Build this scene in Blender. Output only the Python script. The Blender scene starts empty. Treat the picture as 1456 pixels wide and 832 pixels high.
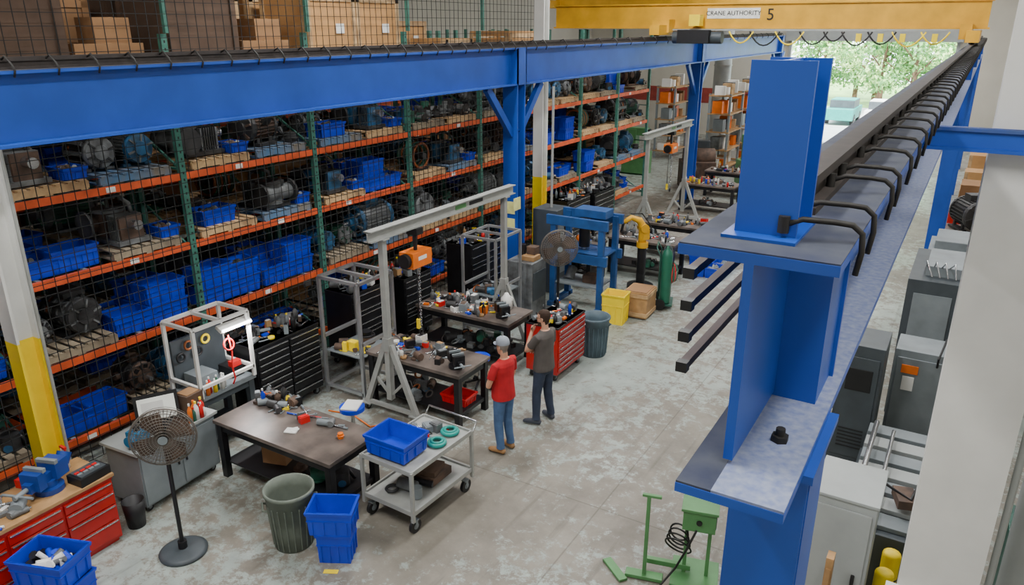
import bpy, math, random
from mathutils import Vector, Matrix
random.seed(7)
pi=math.pi
# ------------------------------------------------------------------ materials
def lin(c):
    c=c/255.
    return c/12.92 if c<=.04045 else ((c+.055)/1.055)**2.4
_mc={}
def mat(name,rgb,rough=.55,metal=0.,var=.18,scale=5.,emit=0,bump=0.,rgb2=None,alpha=1):
    if name in _mc: return _mc[name]
    m=bpy.data.materials.new(name); m.use_nodes=True
    nt=m.node_tree; bs=nt.nodes['Principled BSDF']
    c=[lin(x) for x in rgb]
    bs.inputs['Roughness'].default_value=rough
    bs.inputs['Metallic'].default_value=metal
    tc=nt.nodes.new('ShaderNodeTexCoord')
    nz=nt.nodes.new('ShaderNodeTexNoise'); nz.inputs['Scale'].default_value=scale; nz.inputs['Detail'].default_value=5
    nt.links.new(tc.outputs['Object'],nz.inputs['Vector'])
    rp=nt.nodes.new('ShaderNodeValToRGB')
    rp.color_ramp.elements[0].position=.32; rp.color_ramp.elements[1].position=.68
    c2=[lin(x) for x in rgb2] if rgb2 else [x*(1-var) for x in c]
    c1=c if rgb2 else [min(1,x*(1+var)) for x in c]
    rp.color_ramp.elements[0].color=(*c2,1); rp.color_ramp.elements[1].color=(*c1,1)
    nt.links.new(nz.outputs['Fac'],rp.inputs['Fac'])
    nt.links.new(rp.outputs['Color'],bs.inputs['Base Color'])
    if emit:
        bs.inputs['Emission Color'].default_value=(*c,1); bs.inputs['Emission Strength'].default_value=emit
    if bump:
        bp=nt.nodes.new('ShaderNodeBump'); bp.inputs['Strength'].default_value=bump; bp.inputs['Distance'].default_value=.02
        nt.links.new(nz.outputs['Fac'],bp.inputs['Height']); nt.links.new(bp.outputs['Normal'],bs.inputs['Normal'])
    _mc[name]=m; return m
BLUE=mat('runway_blue_paint',(26,76,172),.4,0,.14,1.5)
BLUED=mat('blue_paint_dusty',(60,84,136),.6,0,.3,14,rgb2=(28,70,160))
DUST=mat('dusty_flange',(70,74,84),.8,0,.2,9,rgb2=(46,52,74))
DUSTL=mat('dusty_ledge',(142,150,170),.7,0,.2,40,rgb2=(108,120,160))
RAIL=mat('rail_steel',(46,39,36),.7,0,.3,10)
CLIP=mat('clip_steel',(40,38,36),.6,.2,.2,20)
COND=mat('conductor_bar',(46,18,20),.6,0,.2,20)
YEL=mat('crane_yellow',(214,160,30),.45,0,.15,2)
SAFY=mat('safety_yellow',(250,218,8),.5,0,.06,3)
WHT=mat('white_paint',(216,216,212),.55,0,.06,3)
ORG=mat('rack_orange',(208,84,38),.55,0,.25,4)
GRN=mat('rack_green',(60,114,100),.55,0,.2,6)
WOOD=mat('pallet_wood',(206,172,126),.8,0,.2,5,rgb2=(152,122,88))
WOODG=mat('pallet_wood_grey',(160,146,122),.85,0,.2,5,rgb2=(116,104,88))
WOODB=mat('pallet_wood_blue',(74,118,158),.8,0,.3,5,rgb2=(120,112,100))
PLY=mat('plywood',(184,138,86),.75,0,.12,3)
CARD=mat('cardboard',(148,110,74),.85,0,.12,3)
CARDD=mat('dark_cardboard',(86,66,52),.85,0,.2,3)
BIN=mat('blue_bin_plastic',(14,56,196),.38,0,.1,4)
GSTEEL=mat('grey_machine_paint',(122,130,134),.5,.05,.15,3)
GDARK=mat('dark_machine_paint',(66,73,78),.5,.1,.2,3)
LGREY=mat('light_cabinet_grey',(156,161,160),.5,0,.08,3)
BLK=mat('black_steel',(30,30,33),.38,.2,.3,6)
BLKT=mat('worn_table_steel',(128,116,108),.32,.15,.3,2.5,rgb2=(70,64,61))
BLKP=mat('black_plastic',(22,22,24),.5,0,.2,6)
REDT=mat('red_tool_enamel',(178,26,22),.35,0,.12,3)
ALU=mat('brushed_aluminium',(166,168,170),.38,.6,.08,8)
GALV=mat('gantry_paint',(160,162,158),.5,.2,.1,6)
CANG=mat('trash_can_grey',(100,108,98),.65,0,.15,6)
TAN=mat('wooden_bench_top',(168,130,86),.6,0,.2,6)
DRAWH=mat('chrome_trim',(190,192,195),.25,.9,.05,6)
ORGH=mat('hoist_orange',(228,112,20),.45,0,.1,6)
TEAL=mat('teal_spool',(16,140,130),.45,0,.1,6)
GREENM=mat('green_machine_paint',(84,138,84),.5,0,.12,5)
GREEND=mat('dark_green_paint',(32,78,66),.5,0,.15,4)
COPPER=mat('copper_winding',(160,94,56),.4,.5,.3,20)
MOTG=mat('motor_grey',(126,130,132),.55,.15,.35,5,rgb2=(74,75,75))
MOTB=mat('motor_black',(66,66,67),.5,.15,.4,5,rgb2=(32,32,33))
MOTBL=mat('motor_blue',(44,104,150),.5,.1,.4,5,rgb2=(40,64,84))
MOTGR=mat('motor_green',(48,116,92),.5,.1,.4,5,rgb2=(50,68,60))
MOTR=mat('motor_rusty',(104,82,68),.75,.1,.4,6,rgb2=(66,54,48))
WHITEP=mat('white_plastic',(226,226,222),.5,0,.03,6)
REDP=mat('red_plastic',(206,26,28),.4,0,.05,6)
SCREEN=mat('screen_glow',(210,212,204),.4,0,.05,3,emit=.5)
TUBEL=mat('fluorescent_tube',(255,255,255),.4,0,0,3,emit=14)
NET=mat('net_cord',(30,32,32),.9,0,.1,6)
GLASSC=mat('cylinder_green',(36,104,80),.4,.1,.1,6)
# ------------------------------------------------------------------ mesh builder
class B:
    def __init__(s): s.v=[];s.f=[];s.mi=[];s.sm=[];s.mats=[];s.M=Matrix.Identity(4)
    def add(s,vs,fs,m,sm=False):
        o=len(s.v)
        for v in vs: s.v.append(tuple(s.M@Vector(v)))
        if m not in s.mats: s.mats.append(m)
        k=s.mats.index(m)
        for i,f in enumerate(fs):
            s.f.append(tuple(o+j for j in f)); s.mi.append(k)
            s.sm.append(sm)
    def box(s,c,d,m,R=None):
        hx,hy,hz=d[0]/2,d[1]/2,d[2]/2; c=Vector(c)
        vs=[Vector((x,y,z)) for x in(-hx,hx) for y in(-hy,hy) for z in(-hz,hz)]
        if R is not None:
            if isinstance(R,(int,float)): R=Matrix.Rotation(R,3,'Z')
            vs=[R@v for v in vs]
        s.add([v+c for v in vs],[(0,1,3,2),(4,6,7,5),(0,4,5,1),(2,3,7,6),(0,2,6,4),(1,5,7,3)],m)
    def bb(s,a,b,m): s.box([(a[i]+b[i])/2 for i in range(3)],[abs(b[i]-a[i]) for i in range(3)],m)
    def beam(s,p0,p1,w,h,m):
        p0=Vector(p0);p1=Vector(p1);d=p1-p0;L=d.length;d.normalize()
        up=Vector((0,0,1)) if abs(d.z)<.95 else Vector((0,1,0))
        sd=d.cross(up).normalized();u=sd.cross(d)
        vs=[p+sd*a*w/2+u*b*h/2 for p in(p0,p1) for a,b in((-1,-1),(1,-1),(1,1),(-1,1))]
        s.add(vs,[(0,1,2,3),(7,6,5,4),(0,4,5,1),(1,5,6,2),(2,6,7,3),(3,7,4,0)],m)
    def cyl(s,p0,p1,r,m,r2=None,n=16,caps=True):
        p0=Vector(p0);p1=Vector(p1);r2=r if r2 is None else r2
        d=(p1-p0).normalized();a=Vector((0,0,1)) if abs(d.z)<.9 else Vector((1,0,0))
        x=d.cross(a).normalized();y=d.cross(x)
        rg=lambda p,r:[p+(x*math.cos(2*pi*i/n)+y*math.sin(2*pi*i/n))*r for i in range(n)]
        s.add(rg(p0,r)+rg(p1,r2),[(i,(i+1)%n,n+(i+1)%n,n+i) for i in range(n)],m,True)
        if caps:
            s.add(rg(p0,r),[tuple(range(n-1,-1,-1))],m); s.add(rg(p1,r2),[tuple(range(n))],m)
    def tube(s,pts,r,m,n=8,rr=None):
        pts=[Vector(p) for p in pts];vs=[];fs=[];px=None
        for i,p in enumerate(pts):
            d=(pts[min(i+1,len(pts)-1)]-pts[max(i-1,0)])
            if d.length<1e-9:d=Vector((0,0,1))
            d.normalize()
            if px is None:
                a=Vector((0,0,1)) if abs(d.z)<.9 else Vector((1,0,0)); px=d.cross(a).normalized()
            px=(px-d*px.dot(d)).normalized(); py=d.cross(px)
            R=rr[i] if rr else r
            vs+=[p+(px*math.cos(2*pi*j/n)+py*math.sin(2*pi*j/n))*R for j in range(n)]
        for i in range(len(pts)-1):
            for j in range(n): fs.append((i*n+j,i*n+(j+1)%n,(i+1)*n+(j+1)%n,(i+1)*n+j))
        fs.append(tuple(range(n-1,-1,-1)));fs.append(tuple(range((len(pts)-1)*n,len(pts)*n)))
        s.add(vs,fs,m,True)
    def lathe(s,prof,m,c=(0,0,0),n=24,M=None,sm=True):
        vs=[];fs=[]
        for r,z in prof:
            for i in range(n):
                v=Vector((r*math.cos(2*pi*i/n),r*math.sin(2*pi*i/n),z))
                if M is not None:v=M@v
                vs.append(v+Vector(c))
        for k in range(len(prof)-1):
            for i in range(n): fs.append((k*n+i,k*n+(i+1)%n,(k+1)*n+(i+1)%n,(k+1)*n+i))
        s.add(vs,fs,m,sm)
    def torus(s,c,ax,R,r,m,n=24,k=6):
        ax=Vector(ax).normalized();a=Vector((0,0,1)) if abs(ax.z)<.9 else Vector((1,0,0))
        x=ax.cross(a).normalized();y=ax.cross(x);c=Vector(c);vs=[];fs=[]
        for i in range(n):
            d=x*math.cos(2*pi*i/n)+y*math.sin(2*pi*i/n)
            for j in range(k): vs.append(c+d*(R+r*math.cos(2*pi*j/k))+ax*r*math.sin(2*pi*j/k))
        for i in range(n):
            for j in range(k): fs.append((i*k+j,((i+1)%n)*k+j,((i+1)%n)*k+(j+1)%k,i*k+(j+1)%k))
        s.add(vs,fs,m,True)
    def sph(s,c,r,m,sc=(1,1,1),n=14,k=9):
        prof=[(max(1e-4,r*math.sin(pi*i/k)),-r*math.cos(pi*i/k)) for i in range(k+1)]
        s.lathe(prof,m,c,n,Matrix.Diagonal(sc))
    def mesh(s,name):
        me=bpy.data.meshes.new(name); me.from_pydata(s.v,[],s.f)
        for m in s.mats: me.materials.append(m)
        me.polygons.foreach_set('material_index',s.mi); me.polygons.foreach_set('use_smooth',s.sm)
        me.update(); return me
    def obj(s,name,loc=(0,0,0),rz=0,bevel=0,parent=None):
        return place(s.mesh(name),name,loc,rz,1,bevel,parent)
def place(me,name,loc=(0,0,0),rz=0,sc=1,bevel=0,parent=None):
    o=bpy.data.objects.new(name,me); bpy.context.scene.collection.objects.link(o)
    o.location=loc;o.rotation_euler=(0,0,rz);o.scale=(sc,)*3 if isinstance(sc,(int,float)) else sc
    if bevel:
        bv=o.modifiers.new('bevel','BEVEL');bv.width=bevel;bv.segments=2;bv.limit_method='ANGLE';bv.angle_limit=.7
    if parent:o.parent=parent
    return o
# ------------------------------------------------------------------ floor material
def floor_mat():
    m=bpy.data.materials.new('worn_painted_concrete');m.use_nodes=True;nt=m.node_tree;N=nt.nodes.new;L=nt.links.new
    bs=nt.nodes['Principled BSDF'];tc=N('ShaderNodeTexCoord')
    def noise(sc,det=6,ro=.6,dist=0):
        n=N('ShaderNodeTexNoise');n.inputs['Scale'].default_value=sc;n.inputs['Detail'].default_value=det
        n.inputs['Roughness'].default_value=ro;n.inputs['Distortion'].default_value=dist;L(tc.outputs['Object'],n.inputs['Vector']);return n
    def ramp(src,p0,p1,c0,c1):
        r=N('ShaderNodeValToRGB');e=r.color_ramp.elements;e[0].position=p0;e[1].position=p1;e[0].color=(*c0,1);e[1].color=(*c1,1);L(src,r.inputs['Fac']);return r
    def mix(fac,a,b,t='MIX'):
        x=N('ShaderNodeMix');x.data_type='RGBA';x.blend_type=t
        if isinstance(fac,float):x.inputs[0].default_value=fac
        else:L(fac,x.inputs[0])
        L(a,x.inputs[6]);L(b,x.inputs[7]);return x.outputs[2]
    S=lambda *c:tuple(lin(x) for x in c)
    bare=ramp(noise(1.3,8,.7).outputs['Fac'],.3,.7,S(108,102,92),S(142,137,126))
    paint=ramp(noise(3,6,.6).outputs['Fac'],.3,.7,S(138,147,142),S(166,176,170))
    big=noise(.22,3,.5);fine=noise(4.2,10,.8,.2)
    ma=N('ShaderNodeMath');ma.operation='MULTIPLY_ADD';ma.inputs[1].default_value=.75
    L(big.outputs['Fac'],ma.inputs[0]);L(fine.outputs['Fac'],ma.inputs[2])
    mk=ramp(ma.outputs[0],.85,.93,(0,0,0),(1,1,1))
    c=mix(mk.outputs['Color'],bare.outputs['Color'],paint.outputs['Color'])
    st=ramp(noise(.55,5,.65,.6).outputs['Fac'],.3,.52,(.5,.47,.44),(1,1,1))
    c=mix(.6,c,st.outputs['Color'],'MULTIPLY')
    wv=N('ShaderNodeTexNoise');wv.inputs['Scale'].default_value=1.;wv.inputs['Detail'].default_value=8;mp2=N('ShaderNodeMapping');mp2.inputs['Scale'].default_value=(6,.5,1);L(tc.outputs['Object'],mp2.inputs['Vector']);L(mp2.outputs['Vector'],wv.inputs['Vector'])
    sc=ramp(wv.outputs['Fac'],.6,.68,(1,1,1),(.62,.6,.58));c=mix(.6,c,sc.outputs['Color'],'MULTIPLY')
    br=N('ShaderNodeTexBrick');br.offset=0;br.inputs['Scale'].default_value=1;br.inputs['Brick Width'].default_value=5.9;br.inputs['Row Height'].default_value=8.4
    br.inputs['Mortar Size'].default_value=.01;br.inputs['Color1'].default_value=(1,1,1,1);br.inputs['Color2'].default_value=(1,1,1,1);br.inputs['Mortar'].default_value=(.4,.38,.36,1)
    mp=N('ShaderNodeMapping');mp.inputs['Location'].default_value=(3.2,1.,0);L(tc.outputs['Object'],mp.inputs['Vector']);L(mp.outputs['Vector'],br.inputs['Vector'])
    c=mix(.55,c,br.outputs['Color'],'MULTIPLY')
    L(c,bs.inputs['Base Color'])
    rr=N('ShaderNodeMapRange');rr.inputs[3].default_value=.48;rr.inputs[4].default_value=.28;L(mk.outputs['Color'],rr.inputs[0]);L(rr.outputs[0],bs.inputs['Roughness'])
    bp=N('ShaderNodeBump');bp.inputs['Strength'].default_value=.2;bp.inputs['Distance'].default_value=.01;L(ma.outputs[0],bp.inputs['Height']);L(bp.outputs['Normal'],bs.inputs['Normal'])
    return m
# ------------------------------------------------------------------ room shell
WALL=mat('wall_paint_beige',(196,192,180),.8,0,.05,1);CEIL=mat('ceiling_white',(160,160,158),.8,0,.05,1)
XL,XR,YB,YF,ZC=-20.,2.,-3.,42.,8.9
b=B();b.box(((XL+XR)/2,(YB+YF)/2,-.1),(XR-XL+.4,YF-YB+.4,.2),floor_mat());b.obj('floor')
b=B();b.box(((XL+XR)/2,(YB+YF)/2,ZC+.1),(XR-XL+.4,YF-YB+.4,.2),CEIL);b.obj('ceiling')
b=B();b.box((XL-.1,(YB+YF)/2,ZC/2),(.2,YF-YB,ZC),WALL);b.obj('wall_left')
b=B();b.box((XR+.1,(YB+YF)/2,ZC/2),(.2,YF-YB,ZC),WALL);b.obj('wall_right')
b=B();b.box(((XL+XR)/2,YB-.1,ZC/2),(XR-XL+.4,.2,ZC),WALL);b.obj('wall_back')
b=B();DX0,DX1,DZ=-8.7,-1.35,5.0;STR=mat('red_stripe',(150,60,52),.7)
b.bb((XL-.2,YF,0),(DX0,YF+.2,ZC),WALL);b.bb((DX1,YF,0),(XR+.2,YF+.2,ZC),WALL);b.bb((DX0,YF,DZ),(DX1,YF+.2,ZC),WALL)
b.bb((XL,YF-.02,1.7),(DX0-.3,YF,2.5),STR);b.obj('wall_front')
b=B()
for x in(DX0-.06,DX1+.06):b.box((x,YF-.07,DZ/2),(.14,.1,DZ),LGREY)
b.box(((DX0+DX1)/2,YF-.24,DZ+.25),(DX1-DX0+.5,.45,.5),LGREY);b.obj('door_1')
# outdoors
GRS=mat('grass',(120,160,80),.9,0,.3,.8);ASP=mat('asphalt',(190,190,185),.9,0,.1,1);BARK=mat('bark',(90,70,50),.9)
LEAF=mat('tree_foliage',(120,170,90),.7,0,.5,2.5,rgb2=(60,110,56));LEAF2=mat('tree_foliage_light',(165,200,120),.7,0,.3,2.5)
b=B();b.box((-5,YF+10.4,-.12),(50,20,.2),ASP);b.box((-5,YF+35.4,-.12),(90,30,.2),GRS);b.obj('parking_lot')
b=B();random.seed(3)
b.cyl((0,0,0),(0,0,4),.2,BARK,r2=.1,n=8)
for i in range(9):
    a=i*2.4;b.beam((0,0,1.8+.4*i),(1.6*math.cos(a),1.6*math.sin(a),3+.45*i),.07,.07,BARK)
for cl in range(40):
    a=random.uniform(0,2*pi);z=random.uniform(1.4,8);R=(1-abs(z-4)/5.2)*2.5*random.random()**.5
    cx,cy=R*math.cos(a),R*math.sin(a);rr_=random.uniform(.5,.95);mm=random.choice([LEAF,LEAF,LEAF2])
    for k in range(80):
        d=Vector((random.gauss(0,1),random.gauss(0,1),random.gauss(0,.8)));d=d.normalized()*rr_*random.uniform(.5,1.1);c=Vector((cx,cy,z))+d
        u=Vector((random.gauss(0,1),random.gauss(0,1),random.gauss(0,1))).normalized();w=u.cross(d).normalized();s_=random.uniform(.08,.17)
        b.add([c-u*s_,c+w*s_*.6,c+u*s_,c-w*s_*.6],[(0,1,2,3)],mm)
tree=b.mesh('tree')
for i,(x,y) in enumerate([(-19,62),(-14.5,57),(-10.5,63),(-6,59),(-2,60),(2,62),(-12,68),(-3.5,69),(-17,70),(-7.5,70),(1,70),(-8.5,66),(-4,58)]):place(tree,'tree',(x,y,0),i*1.3,random.uniform(.9,1.3))
b=B()
for k in range(4):
    x0=-8+2.2*k;m_=WHITEP if k%2 else TEAL
    b.bb((x0,50,.3),(x0+1.6,54,.95),m_);b.bb((x0+.1,51,.95),(x0+1.5,53.2,1.4),GDARK);b.bb((x0+.12,51.2,1.4),(x0+1.48,53,1.44),m_)
    for yy in(50.8,53.2):
        for xx in(x0-.02,x0+1.42):b.cyl((xx,yy,.32),(xx+.2,yy,.32),.32,BLKP)
b.obj('parked_cars')
# ------------------------------------------------------------------ cranes runways
def isec(b,x,y0,y1,z0,z1,w,mw,mt=None,mb=None,tf=.03,tw=.02):
    b.bb((x-w/2,y0,z1-tf),(x+w/2,y1,z1),mw);b.bb((x-w/2,y0,z1),(x+w/2,y1,z1+.004),mt or mw);b.bb((x-w/2,y0,z0),(x+w/2,y1,z0+tf),mb or mw);b.bb((x-tw/2,y0,z0),(x+tw/2,y1,z1-.001),mw)
def hcol(b,cx,cy,z0,z1,w,dp,m,t=.02):
    b.bb((cx-w/2,cy-dp/2,z0),(cx+w/2,cy-dp/2+t,z1),m);b.bb((cx-w/2,cy+dp/2-t,z0),(cx+w/2,cy+dp/2,z1),m);b.bb((cx-t/2,cy-dp/2+t,z0),(cx+t/2,cy+dp/2-t,z1),m)
b=B()
BX=-8.05
isec(b,BX,-2.9,36.5,4.59,5.3,.32,BLUE,mt=DUST)
b.bb((BX-.04,-2.9,5.304),(BX+.04,36.5,5.33),RAIL);b.bb((BX-.012,-2.9,5.33),(BX+.012,36.5,5.38),RAIL);b.bb((BX-.035,-2.9,5.38),(BX+.035,36.5,5.42),RAIL)
for y in (1.8,13.42,25,36.2):
    hcol(b,BX-.02,y,0,4.6,.34,.32,BLUE,.03);b.bb((BX-.28,y-.26,0),(BX+.24,y+.26,.03),BLUE)
    b.bb((BX-.17,y-.17,4.6),(BX+.17,y-.14,5.29),BLUE);b.bb((BX-.17,y+.14,4.6),(BX+.17,y+.17,5.29),BLUE);b.bb((BX+.145,y-.17,4.6),(BX+.17,y+.17,5.29),BLUE)
    for sg in(-1,1):
        b.beam((BX,y+sg*.15,3.62),(BX,y+sg*1.05,4.58),.1,.14,BLUE)
y=-2.
while y<36:
    b.tube([(BX+.03,y,5.4),(BX+.1,y,5.43),(BX+.16,y+.02,5.36),(BX+.18,y+.03,5.3),(BX+.15,y+.03,5.24)],.011,CLIP,6)
    y+=.42 if y<14 else .9
b.tube([(BX-.12,-2.9+i*.65,5.34+.02*math.sin(i*2.1)) for i in range(60)],.03,CLIP,6)
SIGN=mat('capacity_sign',(225,225,150),.6);b.box((BX+.155,13.42-.17,2.2),(.02,.26,.26),SIGN);b.box((BX+.0,13.42-.172,1.75),(.2,.01,.24),SIGN);b.box((BX+.0,13.42-.172,2.1),(.2,.01,.26),SIGN)
b.obj('crane_runway_beam')
b=B();RX=-.40
Y0=1.74
b.bb((-.575,Y0,5.17),(-.2,40,5.196),BLUE);b.bb((-.574,Y0+.003,5.196),(-.201,40,5.2),DUST)
b.bb((RX-.012,Y0,4.64),(RX+.012,40,5.17),BLUE)
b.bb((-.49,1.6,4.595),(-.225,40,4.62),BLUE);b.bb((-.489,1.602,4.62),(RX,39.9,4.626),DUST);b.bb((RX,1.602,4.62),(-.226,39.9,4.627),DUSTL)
b.bb((RX,2.2,4.627),(-.285,2.218,5.17),BLUE);b.bb((RX,2.43,4.627),(-.255,2.448,5.17),BLUE);b.bb((-.285,2.2,4.627),(-.267,2.448,5.17),BLUE)
for y in(19,25,31,37):
    b.bb((-.54,y,4.63),(-.24,y+.018,5.16),BLUE)
hcol(b,-.315,2.03,0,4.57,.2,.3,BLUE,.022);b.bb((-.225,1.9,0),(-.212,2.16,4.57),BLUE)
b.bb((-.46,1.84,4.57),(-.2,2.24,4.594),BLUE)
for y in(19,25,31,37):
    hcol(b,-.37,y,0,4.59,.28,.3,BLUE,.022)
    for sg in(-1,1):b.beam((-.37,y+sg*.15,3.7),(-.37,y+sg*.9,4.58),.1,.12,BLUE)
hcol(b,-.405,1.99,5.2,5.625,.15,.2,BLUE,.014)
b.bb((-.50,1.84,5.2),(-.32,2.14,5.208),BLUE)
b.bb((RX-.05,2.2,5.2),(RX+.06,40,5.22),RAIL);b.bb((RX-.012,2.2,5.22),(RX+.022,40,5.265),RAIL);b.bb((RX-.03,2.2,5.265),(RX+.04,40,5.295),RAIL)
y=1.93;i=0
while y<38:
    b.tube([(RX+.03,y-.05,5.235),(RX+.08,y-.03,5.255),(RX+.15,y,5.25),(RX+.19,y+.012,5.245),(RX+.213,y+.016,5.225),(RX+.217,y+.018,5.18),(RX+.21,y+.018,5.12)],.0075,CLIP,8)
    b.cyl((RX+.04,y-.045,5.22),(RX+.04,y-.045,5.262),.015,CLIP,n=6)
    y+=[.22,.44][i%2] if y<3 else .4
    i+=1
b.cyl((-.31,1.93,4.627),(-.31,1.93,4.645),.024,CLIP,n=6);b.cyl((-.31,1.93,4.645),(-.31,1.93,4.665),.013,CLIP,n=8)
b.bb((-.3,5.36,4.98),(1.1,5.44,5.0),BLUE);b.bb((-.3,5.38,4.98),(1.1,5.395,5.12),BLUE);b.bb((-.3,5.36,5.1),(1.1,5.44,5.12),BLUED)
b.obj('crane_runway_girder')
b=B()
for z in(5.02,4.92,4.82,4.72):
    b.bb((-.652,2.05,z-.013),(-.626,38,z+.013),COND);b.bb((-.656,2.048,z-.016),(-.622,2.08,z+.016),BLKP)
for y in(2.9,5,8,11,14,18,22,26,30,34):
    b.bb((-.615,y,4.68),(-.6,y+.05,5.14),BLUE)
    for z in(5.02,4.92,4.82,4.72):b.bb((-.66,y,z-.025),(-.6,y+.04,z+.025),BLKP)
b.obj('crane_conductor_bars')
# bridge crane
b=B();GY=22.
b.bb((-11.7,GY-.02,5.66),(-.15,GY,6.28),YEL);b.bb((-11.7,GY+.28,5.66),(-.15,GY+.3,6.28),YEL)
b.bb((-11.75,GY-.08,6.26),(-.1,GY+.36,6.3),YEL);b.bb((-11.75,GY-.08,5.63),(-.1,GY+.36,5.67),YEL)
for x,z in((BX,5.425),(RX,5.3)):
    b.bb((x-.14,GY-1.1,z+.04),(x+.14,GY+1.4,z+.3),YEL)
    for yy in(GY-.9,GY+1.2):b.cyl((x-.06,yy,z+.11),(x+.06,yy,z+.11),.105,RAIL)
    b.bb((x-.3,GY-.5,z+.1),(x-.05 if x>-1 else x+.2,GY-.05,z+.45),YEL)
b.bb((-7.6,GY-.5,5.25),(-6.7,GY+.1,5.6),BLKP);b.cyl((-7.8,GY-.2,5.4),(-6.4,GY-.2,5.4),.17,GDARK)
b.bb((-7.3,GY-.45,5.7),(-7.0,GY-.1,6.0),SAFY)
b.bb((-7.8,GY-.3,5.58),(-.6,GY-.26,5.62),GALV)
random.seed(17)
x=-6.2
while x<-1.4:
    w=random.uniform(.5,.8)
    b.tube([(x+w*t/8,GY-.28,5.56-.45*w*(1-((t-4)/4)**2)) for t in range(9)],.022,BLKP if random.random()<.6 else SAFY,6);x+=w*.85
for x in(-2.9,-2.4,-1.9,-1.2):b.box((x,GY-.3,5.42),(.12,.12,.2),SAFY)
SG=mat('white_sign',(236,236,230),.6)
b.box((-6.2,GY-.03,6.03),(1.45,.015,.27),SG)
cr=b.obj('overhead_bridge_crane')
def text(s,loc,size,m,rz,par,name):
    cu=bpy.data.curves.new(name,'FONT');cu.body=s;cu.size=size;cu.extrude=.004;cu.align_x='CENTER';cu.align_y='CENTER'
    cu.materials.append(m);o=bpy.data.objects.new(name,cu);bpy.context.scene.collection.objects.link(o);o.location=loc;o.rotation_euler=(pi/2,0,rz);o.parent=par
text('CRANE AUTHORITY',(-6.2,GY-.045,6.03),.165,BLKP,0,cr,'sign_lettering');text('5',(-5.2,GY-.03,5.98),.42,BLKP,0,cr,'crane_number')
b=B();b.bb((-16,30,6.5),(-.2,30.4,7.0),YEL);b.bb((-16,29.9,6.96),(-.2,30.5,7.02),YEL)
for x in(-16,-.5):b.bb((x-.2,29,6.4),(x+.2,31.5,6.7),YEL)
b.obj('bridge_crane_girder')
def bcol(loc,w,d,ztop,zy,name='building_column'):
    b=B();hcol(b,0,0,0,zy,w,d,SAFY,.03);hcol(b,0,0,zy,ztop,w,d,WHT,.03);b.bb((-w/2-.06,-d/2-.06,0),(w/2+.06,d/2+.06,.03),GSTEEL);b.cyl((w/2+.03,d/2,0),(w/2+.03,d/2,ztop),.02,GALV,n=8);return b.obj(name,loc)
bcol((-8.82,3.86,0),.26,.26,ZC,2.35)
o=B();hcol(o,0,0,0,2.2,.26,.26,SAFY,.03);hcol(o,0,0,2.2,ZC,.26,.26,WHT,.03);o.obj('building_column',(-9.0,16.2,0))
b=B();b.bb((.1,5.5,0),(.6,5.53,ZC),WHT);b.bb((.1,5.95,0),(.6,5.98,ZC),WHT);b.bb((.1,5.53,0),(.13,5.95,ZC),WHT);b.bb((.57,5.53,0),(.6,5.95,ZC),WHT);b.bb((.02,5.44,1.6),(.62,5.5,1.7),WHT)
for x in(.06,.3,.5):b.cyl((x,5.42,1.65),(x,5.45,1.65),.02,RAIL,n=8)
b.obj('building_column')
b=B();b.cyl((.86,6.0,0),(.86,6.0,ZC),.11,LGREY,n=20);b.cyl((.66,5.6,0),(.66,5.6,ZC),.025,LGREY,n=10);b.cyl((.86,6,1.3),(.86,6,1.38),.13,GDARK,n=20)
b.obj('vertical_duct_pipe')
# ------------------------------------------------------------------ generic object builders
def tote(b,c,l,w,h,m=BIN,ang=0,fill=None):
    R=Matrix.Rotation(ang,4,'Z');old=b.M;b.M=old@Matrix.Translation(c)@R
    t=.93
    def fr(l0,w0,z0,l1,w1,z1,th):
        o=[(-l0/2,-w0/2,z0),(l0/2,-w0/2,z0),(l0/2,w0/2,z0),(-l0/2,w0/2,z0),(-l1/2,-w1/2,z1),(l1/2,-w1/2,z1),(l1/2,w1/2,z1),(-l1/2,w1/2,z1)]
        i=[(x-math.copysign(th,x),y-math.copysign(th,y),z) for x,y,z in o]
        F=[]
        for k in range(4):
            n=(k+1)%4;F+=[(k,n,4+n,4+k),(8+n,8+k,12+k,12+n),(4+k,4+n,12+n,12+k),(n,k,8+k,8+n)]
        b.add(o+i,F,m)
    fr(l*t,w*t,0,l,w,h,.012);fr(l+.02,w+.02,h-.035,l+.03,w+.03,h,.02);fr(l*.97+.012,w*.97+.012,h*.6,l*.98+.014,w*.98+.014,h*.64,.012)
    b.box((0,0,.012),(l*t-.01,w*t-.01,.02),m)
    for sx in(-1,1):
        for k in(-.33,0,.33):b.box((sx*(l*.48+.006),k*w,h*.35),(.012,.014,h*.55),m)
    for sy in(-1,1):
        for k in(-.38,-.13,.13,.38):b.box((k*l,sy*(w*.48+.006),h*.35),(.014,.012,h*.55),m)
    if fill:
        b.box((0,0,h*.3),(l*.86,w*.86,h*.5),BLKP)
        for k in range(14):
            b.cyl((random.uniform(-l,l)*.36,random.uniform(-w,w)*.36,h*.5),(random.uniform(-l,l)*.36,random.uniform(-w,w)*.36,h*random.uniform(.6,.95)),random.uniform(.02,.05),random.choice(fill),n=8)
    b.M=old
def pallet(b,l=1.15,w=1.05,m=WOOD,z=0):
    for k in range(7):b.box((0,-w/2+.07+k*(w-.14)/6,z+.125),(l,.1,.02),m)
    for x in(-l/2+.03,0,l/2-.03):b.box((x,0,z+.07),(.045,w,.09),m)
    for k in(0,3,6):b.box((0,-w/2+.07+k*(w-.14)/6,z+.012),(l,.1,.02),m)
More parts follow.
